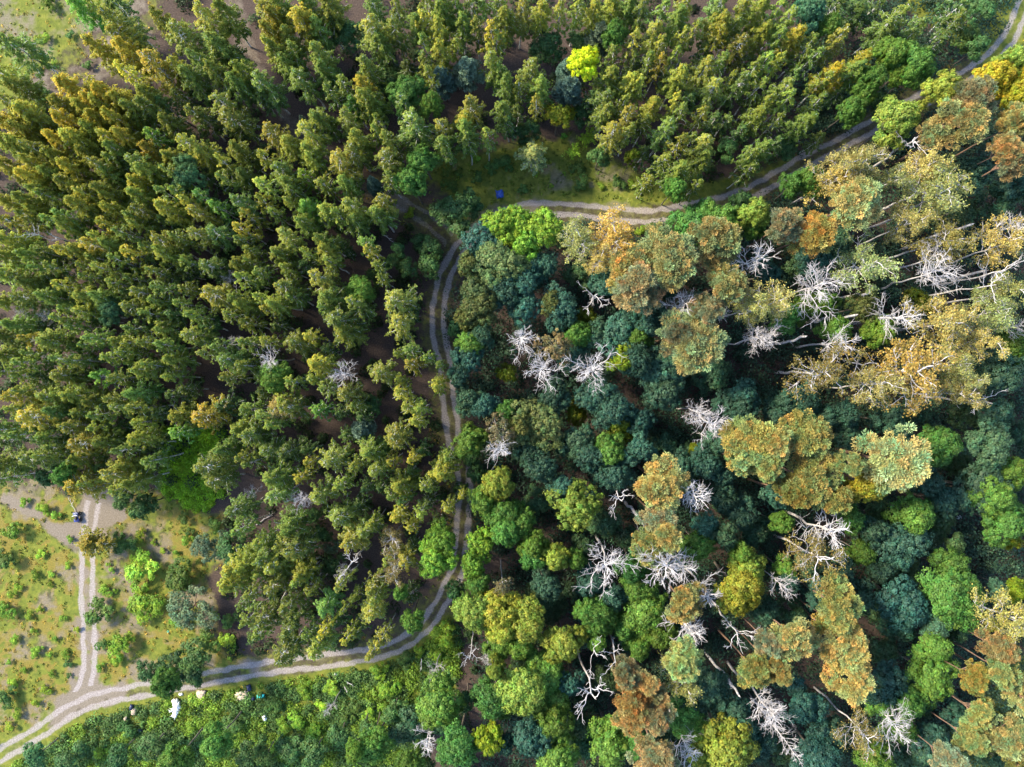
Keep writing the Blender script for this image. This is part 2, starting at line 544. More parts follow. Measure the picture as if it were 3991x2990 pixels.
TREES = """
T 0 0
150 380 330 B;60 620 260 B;150 760 240 b;60 900 250 B;690 40 230 l;830 50 200 b;1000 60 240 d;960 160 260 B;1050 290 300 B;1150 250 220 d
870 430 250 g;1070 440 280 g;1430 190 220 g;1560 300 300 G;1740 120 300 G;1920 100 260 b;1900 400 330 b;2040 480 240 d;1720 500 220 B;1280 560 330 G
1560 580 200 g;1100 640 200 g;1650 690 240 b;1900 640 220 b;2160 600 220 b;2060 700 230 b;620 770 320 g;780 830 220 g;900 800 230 g;1000 780 230 g
1080 860 220 g;1260 830 220 b;1420 900 260 d;560 900 240 b;720 920 240 b;880 930 230 b;1160 960 220 b;1300 960 250 b;1930 850 280 B;2000 980 300 B
1480 1050 230 b;1010 1030 220 b;850 1020 220 b;590 1020 240 g;250 1000 300 g;90 1090 250 g;380 1040 240 b;1780 1020 250 d;1700 1010 200 b;1330 1160 200 l
1110 1180 210 g;960 1190 200 b;630 1200 260 g;500 1190 230 g;800 1120 230 b;700 1230 220 b;240 1140 260 b;60 1260 230 g;200 1290 230 b;320 1310 220 B
1290 1290 230 g;1450 1330 220 b;1030 1280 210 b;1600 1240 240 B;1780 1330 260 g;1930 1400 170 g;2090 1330 230 b;2100 1480 230 b;760 1330 220 b;320 1420 220 b
480 1380 230 b;90 1500 240 g;300 1500 220 g;450 1490 220 b;650 1470 230 b;880 1420 230 B;980 1510 230 b;1010 1390 200 b;1300 1450 230 b;1160 1430 260 B
1630 1490 250 t;1480 1490 180 B;1200 1590 230 b;1960 1560 200 b;380 1640 210 b;560 1620 220 b;720 1630 210 b;880 1620 210 b;1800 1560 200 d;1560 830 180 d
390 840 150 H;330 930 170 H;600 300 70 H;760 560 90 H;470 540 50 h;400 320 90 h;330 330 70 h;420 30 120 h
T 1000 0
60 60 230 G;150 130 230 g;200 30 220 b;400 30 230 b;390 170 300 g;600 80 280 b;640 220 220 d;520 260 220 b;110 280 220 g;270 330 220 b;130 420 200 g;220 470 220 b;340 450 200 b
1020 40 240 B;1210 60 200 B;1450 30 200 b;1600 60 220 b;1720 40 210 b;1850 40 210 b;1960 30 200 b;2100 30 200 b;1010 230 290 G;1060 380 240 b;1210 240 230 B;1360 170 220 b
1450 200 200 g;1590 130 220 b;1560 290 230 g;1760 220 220 b;1890 260 190 g;2130 150 220 b;2010 290 210 g;2060 360 200 b;1440 400 200 b;1570 440 220 g;1740 430 180 b
560 480 250 g;580 620 250 b;280 570 220 b;420 680 260 B;640 700 200 d;950 560 240 B;980 640 200 b;1300 590 200 d;1440 570 180 B;1480 660 200 B;1840 600 260 N;1600 680 220 N
2040 530 220 B;2080 640 200 b;1330 780 280 L;1480 900 200 L;790 310 250 D;1180 680 260 D;770 730 200 b;650 830 200 b;920 760 220 g;960 850 250 g;1010 910 240 b;840 900 200 l
780 1000 220 G;570 1020 260 b;1320 890 280 B;1340 1090 330 B;1850 930 260 G;1740 980 230 g;1600 1080 250 G;1810 1130 230 b;1820 1220 200 b;1980 1190 190 b;1620 1220 220 b
2150 960 220 b;2180 700 220 b;2170 1060 180 d;160 1140 250 G;450 1160 280 B;290 1240 240 g;430 1340 230 g;490 1390 180 b;80 1380 200 b;200 1450 250 B;430 1510 180 l;880 1170 230 b
1050 1060 160 b;1040 1150 170 b;850 1280 280 B;1120 1210 190 B;1160 1350 260 G;1200 1280 200 d;740 1450 300 G;80 1600 200 g;250 1560 230 b;330 1640 200 b;600 1600 200 b;1150 1540 200 b
760 1580 220 b;1440 1380 250 L;1340 1580 230 L;70 720 270 B;90 860 240 d;990 1600 130 N;390 1100 100 N;1640 1470 100 H;1890 1360 90 h;1900 1530 100 H;1740 1500 90 H;2130 1400 140 H;2030 1440 120 H;1660 1580 120 H
T 2000 0
60 90 220 G;250 120 230 b;400 110 210 G;540 90 210 b;660 110 230 g;860 80 230 b;990 70 220 b;1140 60 230 B;1280 90 200 b;1420 180 240 b;1500 60 220 B;1780 60 230 B;2000 80 240 B;2120 100 220 b
740 290 240 N;470 730 240 N;460 590 160 N;920 290 190 L;550 370 220 D;300 400 280 D;630 570 270 V;1030 350 200 G;1220 250 230 G;1250 400 180 g;1560 280 210 B;1770 200 230 g;1750 310 210 g
1900 260 210 b;1960 400 220 G;2110 300 220 b;150 590 240 B;230 770 220 g;190 900 160 g;40 740 170 B;30 970 180 d;1260 560 190 G;1390 490 150 g;1150 540 180 b;1780 540 190 b
1620 640 230 G;1410 680 220 g;820 680 230 b;980 660 230 g;1070 750 190 g;790 860 240 B;800 990 220 b;950 730 180 d;1730 760 230 G;1930 720 230 B;1850 700 160 b;2060 600 200 b;2150 560 200 b
2100 760 200 b;1380 880 150 g;1180 910 220 g;950 900 150 b;960 1010 230 G;870 1120 230 G;1000 1140 180 b;1130 1070 180 b;1600 1010 180 g;1430 1000 200 b;1720 1040 200 d;1830 1060 220 d
2080 1010 220 b;2170 900 180 b;1300 1130 230 B;1410 1240 210 g;1520 1230 190 b;1680 1260 260 G;1630 1370 250 b;1400 1430 260 b;1310 1400 200 b;1850 1300 170 D;2130 1270 220 b;2050 1350 180 b
2020 1460 180 b;170 1370 250 i;390 1010 260 Y;570 980 170 D;160 1120 170 D;50 1150 160 D;640 1180 160 s;520 1300 130 s;550 1440 120 H;440 1170 60 h;440 1490 40 h;750 1350 170 D;1160 1560 190 b
1420 1590 180 L;1570 1600 150 b;1030 1360 120 Y;1020 1580 70 h;600 1570 120 H;910 1570 110 H;90 1630 100 H;200 1500 60 h;330 1600 50 h;760 1600 60 h;1590 560 190 d;1300 690 170 d;1520 870 190 d;700 470 200 d
860 500 200 b;1030 540 170 d;1450 350 180 b;1640 440 180 d;660 850 180 d;1950 560 180 d;2040 900 180 d;1100 1330 200 d;1240 1450 170 d;1950 1150 200 d
T 2991 0
170 120 220 B;380 140 250 t;200 330 230 g;80 360 200 b;330 400 210 b;500 230 210 L;590 360 220 G;400 480 200 B;540 640 230 g;480 710 200 b;160 760 240 B;140 880 200 b;410 890 190 b;570 820 190 d;60 560 180 b
760 100 280 d;1080 140 250 B;1000 250 280 d;1280 250 230 d;1200 340 200 d;1640 80 250 d;1600 200 250 d;1450 380 200 d;1720 330 200 D;840 560 240 g;720 640 220 b;900 720 210 L;800 800 190 L;1050 470 240 L
1260 520 300 L;1130 640 200 L;1250 660 200 L;700 960 220 L;290 1060 230 b;420 1200 170 d;160 1250 220 D;60 1050 160 b;1460 800 300 k;1110 1040 380 k;2130 530 220 k;2190 700 260 k3;1930 660 280 k3;2150 790 260 k3
1780 850 330 R;1650 1080 380 P;2130 1090 260 P;2080 1300 260 R;2060 1460 300 R;1250 1240 330 A;880 1350 280 W;700 1450 300 W;560 1530 220 W;400 1530 240 L;250 1600 200 L;1480 1560 400 w;1380 1400 260 W;1090 1560 180 w
1750 1520 300 T;1830 100 200 D;1800 420 180 D;600 60 240 d;920 60 200 d;60 100 200 b;2150 1600 300 T;60 1250 180 d;250 560 180 d;1000 900 200 D;1350 640 180 D
T 0 750
120 110 220 b;300 80 220 b;440 50 200 b;760 30 200 g;960 50 220 b;1230 50 220 b;1440 20 190 b;1560 20 190 b;1640 90 200 g;1770 40 180 b;1880 130 200 l;2060 110 240 B;1720 180 230 G;1430 150 220 g;1240 170 220 B
1000 160 220 b;730 140 220 g;590 210 200 b;360 160 220 b;260 220 200 b;110 270 210 g;60 380 220 g;480 250 200 b;610 290 220 b;850 210 190 d;960 290 200 b;1180 230 200 b;1220 300 200 b;1450 250 190 d;1680 360 220 G
1890 370 240 B;2080 330 200 g;2150 200 190 g;2100 430 190 b;2170 510 180 b;1560 410 200 b;1400 460 230 B;1300 490 210 b;1160 530 210 g;1010 450 220 b;780 420 240 G;880 390 190 b;1080 360 200 B;540 390 130 x;330 370 140 x
700 490 220 g;590 510 200 g;430 520 200 b;300 550 220 b;70 560 230 b;180 440 200 d;870 580 210 b;1040 590 200 b;1460 540 220 b;1340 580 200 d;1650 600 190 b;1830 610 240 B;2080 620 220 b;2170 600 200 b;500 650 200 b
380 660 200 b;60 720 230 g;190 720 200 b;300 740 220 b;460 740 190 d;760 640 180 b;900 650 190 B;1100 660 190 d;1340 680 200 B;1470 640 190 d;1600 690 190 d;1980 750 130 S;2100 740 200 b;560 790 190 g;760 850 240 g
800 740 180 b;1030 770 210 b;1180 760 200 b;1400 830 210 B;1640 850 180 b;1220 860 220 B;1850 920 280 G;900 900 220 b;1580 950 180 g;1380 940 210 b;200 900 230 B;60 910 220 b;440 900 220 b;340 850 190 d;590 890 190 d
620 1010 190 b;740 1020 200 g;1150 980 220 B;1010 1020 200 t;2050 900 200 b;2130 980 220 b;2010 1040 200 b;1300 1050 210 b;1700 1060 200 b;1530 1060 200 d;170 1130 220 b;400 1130 200 d;570 1090 210 b;690 1170 190 b
1180 1170 200 b;60 1270 220 b;280 1270 210 g;490 1290 280 g;1450 1170 240 b;1640 1210 220 B;860 1260 210 b;1050 1280 200 b;1290 1300 190 b;1170 1320 180 b;1430 1310 210 b;2140 1140 200 b;1800 1160 200 d;790 1320 170 b
2130 1290 200 b;1910 1330 200 b;1800 1380 200 B;2050 1310 110 S;300 1390 180 b;80 1400 230 b;990 1430 210 b;1130 1390 180 b;260 1470 200 b;540 1440 200 B;680 1460 200 B;1480 1460 220 b;1320 1480 190 b;1930 1460 260 B
1270 1530 220 b;230 1580 190 b;90 1520 200 b;540 1590 250 B;880 1580 210 l;1050 1590 200 b;1500 1590 170 b;1960 1590 200 B;700 1570 190 d;2120 1480 210 b;170 1050 110 S;430 1070 110 S;380 1580 190 d;1130 870 170 d;1900 700 180 d;850 1090 170 d;1480 730 180 d
T 1000 750
60 80 200 b;180 190 180 b;310 110 170 b;450 150 230 l;610 130 230 g;420 270 220 b;840 110 230 B;860 230 230 b;1060 90 220 G;1090 220 260 b;700 200 200 b;230 400 230 G;190 560 240 b;270 650 170 b;440 520 140 b
620 440 220 b;570 520 230 g;650 600 200 b;430 640 200 d;580 760 290 G;590 900 270 b;60 700 200 b;260 810 280 B;190 940 220 g;330 910 200 b;130 1010 180 g;40 900 160 g;730 1090 320 B;880 980 220 B;600 1000 180 b
1220 920 310 G;1310 1030 200 d;1210 1150 260 G;780 1200 260 b;920 890 180 d;960 440 190 b;980 520 160 g;1060 640 150 b;1090 740 140 b;320 1260 300 B;110 1270 170 b;470 1240 180 g;110 1410 190 S;550 1450 250 g
1060 1530 270 G;1330 1490 200 g;1310 1360 200 B;1230 1390 120 b;1570 1620 150 g;1480 1430 150 b;1570 1480 110 b;520 1610 200 b;310 1620 200 B;130 1560 260 L;720 1550 200 S;1240 1600 120 b;600 1350 180 d;890 830 200 L
1690 150 340 D;1840 80 200 D;1500 480 210 D;1400 420 140 D;1490 640 190 D;1210 490 130 D;1320 180 90 h;1180 600 180 D;60 1560 200 d;200 1150 180 d;1300 640 170 D;1000 740 150 D;770 480 180 d
1980 480 330 T;2080 620 400 K;1930 860 300 K;2150 300 300 M;1960 1000 300 K;1810 640 180 K;1760 1080 190 K;2110 860 320 T;1840 1300 230 L;1830 1450 260 T;2150 1560 180 Y;1720 1180 150 D;1760 1580 200 T;1950 1230 200 T
T 2000 750
230 340 330 M;60 230 250 M;130 450 260 M;130 640 330 T;290 620 200 T;60 800 260 T;400 340 190 H;560 430 280 w;840 400 340 W;740 600 180 W;1500 300 300 L;1790 240 300 L;2080 170 240 k;1650 200 240 L;2050 330 220 L
1960 90 180 D;1690 400 420 P;1430 620 450 P;1000 690 380 P;1120 830 380 R;1840 760 300 P;1680 950 260 R;1620 1330 480 P;1420 1220 260 R;420 960 330 T;340 970 190 K;900 1180 380 T;1190 1130 230 T;640 1080 180 Y;1070 1250 200 L
340 1280 320 q;740 900 300 A;2030 560 330 F;1480 980 330 F;40 1270 260 S;290 1500 300 S;700 1480 340 S;2130 1250 240 S;1830 1040 190 F;960 1470 230 V2;1270 1520 420 T;1700 1560 330 D2;2050 1450 350 T;2130 950 230 w;520 1430 260 T
1230 380 180 H;1200 320 130 H;950 320 90 h;1100 330 80 h;800 820 260 T;1130 1000 240 T;1950 1000 250 T;700 1250 260 T;2150 700 260 T;1900 880 180 T;1080 1420 260 T;100 1000 260 T;560 1240 200 L;1330 780 250 T;560 700 240 D2;1120 560 230 L
T 2991 750
150 300 280 R;720 100 420 P;400 320 320 P;1250 260 260 W;1540 400 330 w;1430 60 380 w;900 600 360 w;2080 470 300 W;2100 850 300 w;1950 1050 320 w;1560 1130 430 W;1930 1270 240 W;1190 1570 480 W;1640 1490 260 w;1720 1610 210 W
430 830 400 S;80 970 260 W;1470 700 310 S;1340 540 300 A;1830 640 200 Z;1980 660 300 A;1850 790 280 A;1150 1060 330 F;2060 240 300 F;600 1280 300 F;290 1280 180 Z;2180 1160 180 F;30 1260 190 S;460 1540 420 S2
600 1160 260 L;150 1090 250 L;500 1000 220 L;850 980 270 K;1330 960 260 Y;1650 150 320 D2;2000 80 320 D2;1750 280 260 D2;1500 1260 320 T;2000 1560 360 T;90 1410 360 T;900 430 260 T;450 620 280 T;1150 790 260 T;680 880 250 T
1250 620 250 T;2120 1330 260 L;750 1500 260 T;1100 1350 230 T;950 1180 230 L;300 620 250 D2;1700 820 260 T;1050 1250 230 D2;2000 340 230 T;880 850 110 Z;690 1050 80 Z;1650 310 90 Z;330 1000 240 L;560 420 240 T;300 1120 220 D2;1800 1300 240 D2
1550 800 240 D2;1750 640 230 T;1150 460 230 D2;2150 1480 260 L
T 0 1500
180 80 240 G;260 40 200 b;420 130 230 B;560 70 180 b;660 100 220 g;830 120 220 b;540 220 220 b;720 240 200 b;990 110 200 B;1210 50 220 b;1190 190 210 g;1060 240 220 G;890 260 200 b;300 300 330 G;180 200 200 b;100 330 180 b
640 370 240 B;880 370 200 b;1240 310 180 b;30 390 200 B;70 460 200 d;230 430 200 b;430 430 200 b;720 520 260 G;910 480 220 b;1200 450 230 b;1060 560 200 B;500 540 200 b;420 590 180 b;300 640 280 B;720 630 240 b;80 700 250 b
50 820 200 b;1120 660 240 b;1320 640 200 b;990 780 280 G;1160 830 260 b;1060 880 200 b;670 870 330 G;800 830 180 b;1770 240 290 G;1560 270 230 b;1550 390 200 l;1940 200 250 d;2060 350 230 b;2150 470 240 B;1780 690 300 B
1960 560 240 b;1850 850 260 B;2150 200 200 b;2030 1080 240 B;2110 620 180 b;2180 670 180 b;2090 1240 200 b;2000 1590 260 g;2120 1500 220 b;580 760 180 L;1060 980 200 D;1230 1030 230 D;790 890 120 S;2170 950 130 S
770 1370 240 j;900 1360 200 j;1060 1370 180 H;120 1260 170 h;50 1520 180 H;345 1465 80 h;600 1330 60 h;1210 1580 280 h;1560 1640 240 H;1780 1390 270 U;1980 1410 250 D;1600 1340 110 h;1580 1150 110 H;960 1590 60 h;1200 1300 100 h
1850 1200 140 H;470 1120 90 h;370 1070 110 h;210 1010 80 h;1500 100 200 d;1620 40 180 d;1400 260 180 d;380 330 190 d;760 450 180 d;1000 350 180 d;590 470 170 d;1340 520 200 d;420 780 180 D;900 700 200 d
1400 1430 60 h;1510 1440 60 h;1630 1270 80 H;1320 1360 50 h;440 1630 70 h;300 1640 80 h;580 1560 60 h;930 1550 40 h
T 1000 1500
180 180 180 W;290 200 250 B;250 110 200 b;80 260 200 B;160 320 200 b;540 200 200 l;600 40 200 B;780 100 250 G;860 170 180 b;1240 60 200 g;1300 190 180 g;1410 190 180 g;1370 310 200 g;1550 20 170 g;1180 460 270 G;960 560 240 b
920 290 180 d;100 580 220 B;310 580 240 B;640 650 260 G;460 660 160 g;390 780 170 g;180 760 280 b;160 960 230 G;550 930 250 B;860 690 200 g;1040 740 220 B;1160 650 160 g;1340 630 150 g;1240 860 260 b;1180 940 170 b;1260 980 170 b
720 840 200 b;1590 720 260 g;1650 620 180 b;1460 870 150 g;1660 1050 170 g;1500 1000 190 d;1760 940 100 g;1430 1080 180 b;1210 1130 190 g;1000 1180 170 b;740 1130 300 B;250 1190 280 b;830 1340 270 G;920 1250 230 B;1160 1330 200 S2
1330 1210 170 g;310 1440 310 B;220 1360 180 B;70 1440 250 B;60 1330 200 b;1270 1520 240 G;1150 1510 170 b;1140 1620 230 S2;200 1600 260 B;40 1600 200 b;380 1630 230 b;640 1380 150 U;900 400 200 N;780 420 180 d;510 1110 150 D;1110 550 120 D
660 1560 180 D;370 970 170 S;840 1510 270 A;760 1610 130 S;1540 1320 280 M;1530 1520 280 M;1910 1330 240 M;1890 1560 250 M;1860 480 260 L;2130 420 320 q;2130 590 230 F;2090 850 240 k;1940 1050 230 L;2130 1080 260 L;2150 1260 220 L
1950 160 220 T;1820 130 240 T;2100 230 190 L;1760 900 140 D;1420 560 160 d;1080 880 180 d;950 880 180 d;1350 1400 180 d;580 1280 160 D;1560 1180 180 d;1320 740 150 d;980 180 180 D;880 1020 170 d;1850 600 180 D;1900 760 170 D;1500 880 160 b
740 230 180 d;60 60 200 d;450 560 150 d
T 2000 1500
250 330 420 K;540 480 310 T;50 300 220 K;550 230 190 Y;860 150 330 T;930 310 310 Y;1320 380 330 T;1270 70 330 T;800 550 260 L;1050 570 260 T;230 700 290 T;500 1040 390 L2;80 1150 270 L;850 760 300 T;1440 690 240 T;1650 690 260 T
1800 800 220 T;1930 1080 300 T;2080 1280 300 D2;1610 1360 260 L;1780 960 260 T;380 1480 210 k;180 1450 260 L;570 1500 160 L;2030 1580 280 k;1900 1450 200 L;1780 1290 210 T;1540 540 110 Y;800 1200 260 D2;240 1000 220 D2
1270 830 370 P;1250 1150 300 R;1340 1260 270 P;2080 500 450 Q;2150 680 260 Q;1990 650 250 Q;1180 1370 270 Q;1740 290 300 S;1630 240 190 S;1670 440 160 A;1540 960 330 F;930 910 230 A;1110 1160 150 Z;840 1510 370 S;1280 1480 410 S;1490 1560 300 F
1100 300 240 T;650 620 260 T;1500 200 240 D2;1950 220 260 T;1300 560 230 D2;650 950 220 T;1000 1050 240 D2;700 1320 240 T;1600 560 220 D2;1850 1000 200 D2;1480 800 220 D2;400 900 200 T;1750 480 220 T;350 60 300 T;650 80 280 T
150 1320 220 L;950 1300 240 D2;1700 1180 230 T;1850 180 230 T;1980 60 240 T;600 1400 220 D2;1050 1540 220 L;100 600 220 T
T 2991 1500
1000 40 300 W;1640 80 240 W;1870 110 330 A;960 160 130 A;60 530 270 P;350 430 380 Q;380 800 400 Q;550 980 270 Q;830 880 330 k2;1140 660 520 P;720 600 190 Q;200 960 280 Q;520 1270 390 F;400 1480 380 S2
1450 500 330 L;1930 520 380 T;1800 900 480 T;2080 740 290 L;1950 960 300 L;1250 1080 340 L;1150 1370 420 T;820 1430 240 L;2020 1180 310 L;2120 1330 170 Y;1550 1600 290 L;1480 1010 250 T;100 1200 160 L;150 1580 220 L;1500 1150 250 D2
950 1130 250 D2;700 1150 230 L;250 1200 200 D2;1250 250 260 D2;1000 300 250 T;650 250 250 T;300 150 280 T;700 450 220 T;1700 250 260 D2;1950 250 280 T;1350 800 260 T;1650 700 250 D2;1400 1280 240 D2;950 1550 250 T;1200 1600 230 D2
600 1560 220 T;320 1580 220 T;900 1270 230 T;100 250 260 T;480 250 240 T;2150 400 260 D2;1150 480 220 T;2000 1030 230 L;130 1400 220 T;60 900 230 T;1600 1350 200 D2
T 0 2240
90 170 80 h;840 330 250 H;1240 220 280 h;1250 370 140 h;900 150 100 h;1520 40 200 H;1620 290 390 U;1530 410 130 h;1010 620 210 h;870 600 110 H;1790 590 190 H;1960 560 180 h;1960 400 160 H;1480 830 250 D;1660 720 300 D;1280 830 180 D;1420 910 200 L
1650 870 200 D;50 1060 170 H;40 330 150 h;2140 370 200 B;2000 90 260 g;2170 130 200 B;1300 1480 330 D;1860 1440 240 L;850 1530 130 h;120 560 80 h;290 680 80 h;430 690 60 h;560 690 70 h;660 470 60 h;590 870 50 H;1000 750 90 h;470 550 60 h;330 640 70 h
1980 720 60 h;580 770 70 H;80 750 60 h;340 300 60 h;250 350 70 h;280 480 60 h;860 800 70 h;1840 340 90 h;2100 250 150 d;2200 500 150 d;600 1600 260 D;300 1560 240 D;1000 1560 200 D;1500 1600 260 L;2150 1600 240 D;1100 1330 140 H;1450 1110 70 h;2000 1300 180 H
150 110 70 h;430 90 50 h;990 140 50 h;1140 110 40 h;540 380 60 h;200 820 70 h;110 930 80 h;390 1000 80 h;300 1100 80 h;150 1200 90 h;80 1310 90 h;440 860 60 h
T 1000 2240
160 60 230 B;370 40 180 b;730 80 190 G;500 110 180 b;310 240 230 B;40 350 250 B;60 490 210 b;580 290 230 b;270 410 230 B;590 480 170 g;560 570 180 b;450 480 180 b;220 690 300 B;520 660 230 G;770 270 120 b;780 520 150 g;960 350 270 G
1000 110 200 G;1040 190 190 b;860 170 130 b;1080 560 180 G;990 660 170 G;1220 150 110 L;1310 180 170 d;1310 390 200 L;700 400 180 d;870 480 150 d;1880 330 340 k;2100 290 300 k;2080 620 260 L;2110 480 230 k;2080 790 160 k
1540 1130 370 L;2060 1060 370 L;1990 1400 250 V2;1760 1480 350 L;2180 1420 180 T;1020 1480 280 L;830 1490 170 L;480 1560 260 D;300 1500 250 D;60 1560 200 D;230 1310 130 h;480 1350 140 h;1330 1620 260 L;1280 1330 330 D2;1800 1080 230 D
1620 520 230 h;1540 700 130 h;1810 690 180 A;1540 830 150 F;1480 1450 200 F;1980 720 140 F;620 1180 90 F;1000 1330 220 D;700 1380 200 D;1170 1180 200 D;650 980 150 h;1050 830 170 h;1140 1000 170 h;860 1150 120 H;1400 650 120 h
180 150 150 D;1430 1620 200 D;1600 1300 220 D;1700 130 150 D;1730 260 160 L;1930 40 200 L;2090 60 180 q;350 1250 140 h;150 1120 130 H;560 1130 110 h;780 1240 140 H;420 1000 130 h;1290 720 130 H;1250 1150 150 H;960 1200 130 h
T 2000 2240
110 1000 370 k;300 1060 340 L;240 840 340 L;340 1260 280 L;110 1400 310 T;370 1590 360 L;820 1440 360 L;600 1450 270 D;1470 1230 330 L;1860 1470 440 k;1590 1330 240 L;330 300 310 D2;420 560 300 k;100 400 320 k;560 180 260 D2;740 370 270 L
1130 330 400 L;1270 460 230 L;1080 90 270 L;640 60 260 T;250 80 260 T;1960 90 360 k;2000 260 260 D2;1670 730 310 T;1690 960 330 T;1820 480 250 T;1090 600 210 L;640 300 200 L;2150 1450 260 T;950 1280 260 D2
1430 210 340 P;1150 850 270 R;990 1080 260 R;1000 1230 260 R;1260 1160 290 R;980 900 220 R;1450 740 290 Q;1500 930 290 w;2050 820 270 Q;2150 550 220 R;1250 1600 360 R;1650 110 300 F;1540 460 330 F;1940 480 290 A;710 680 240 A;900 640 250 A
640 1000 340 A;2140 1130 360 F;1520 1540 300 F;1910 1000 110 Z;800 900 260 D2;520 700 240 T;1300 620 250 D2;1550 1100 240 T;1850 1150 260 T;1250 1400 250 D2;1050 1450 230 L;1950 1300 250 T;600 1250 260 D2;1900 700 240 T;850 230 230 T;700 560 180 L
1450 560 200 D2;950 430 230 L;1800 250 220 D2;1650 1550 240 L;2150 300 230 T;60 600 250 L;80 700 230 D2;180 180 230 D2;500 900 220 T;1380 1450 200 D2;1700 600 200 D2
T 2991 2240
230 580 350 P;660 580 380 P;700 850 360 P;580 260 350 Q;70 840 220 P;560 450 250 Q;1190 230 400 T;1560 160 460 L;1450 390 310 T;1400 860 430 L;1030 930 400 T;300 1090 310 T;1140 1270 300 L;1390 1390 300 T;400 1530 440 T;1940 120 200 T;180 70 180 T
900 300 250 D2;1100 420 280 D2;1000 650 250 D2;1750 250 230 T;2150 150 180 V2;1900 430 150 Y;2090 430 350 w;2050 850 280 Q;2160 1000 280 P;2110 1400 330 P;1690 1440 240 Q;1530 1600 250 R;1840 1190 280 Q;1780 950 250 Q;2000 620 260 R
830 1400 320 S2;1090 1330 330 S;90 1210 250 S;190 1480 190 F;140 80 200 F;750 1200 240 T;1300 1050 260 D2;1200 1100 230 L;650 1150 230 T;900 1600 260 L;1250 1580 260 D2;550 1350 250 T;100 1500 260 D2;950 1100 240 L;1450 620 270 L;1600 480 220 D2
450 120 270 T;900 1000 200 D2;750 150 260 T;1330 250 230 D2;1950 1560 260 D2;2150 1650 260 Q;1600 1250 200 T;200 300 220 D2;1350 1480 230 T
"""

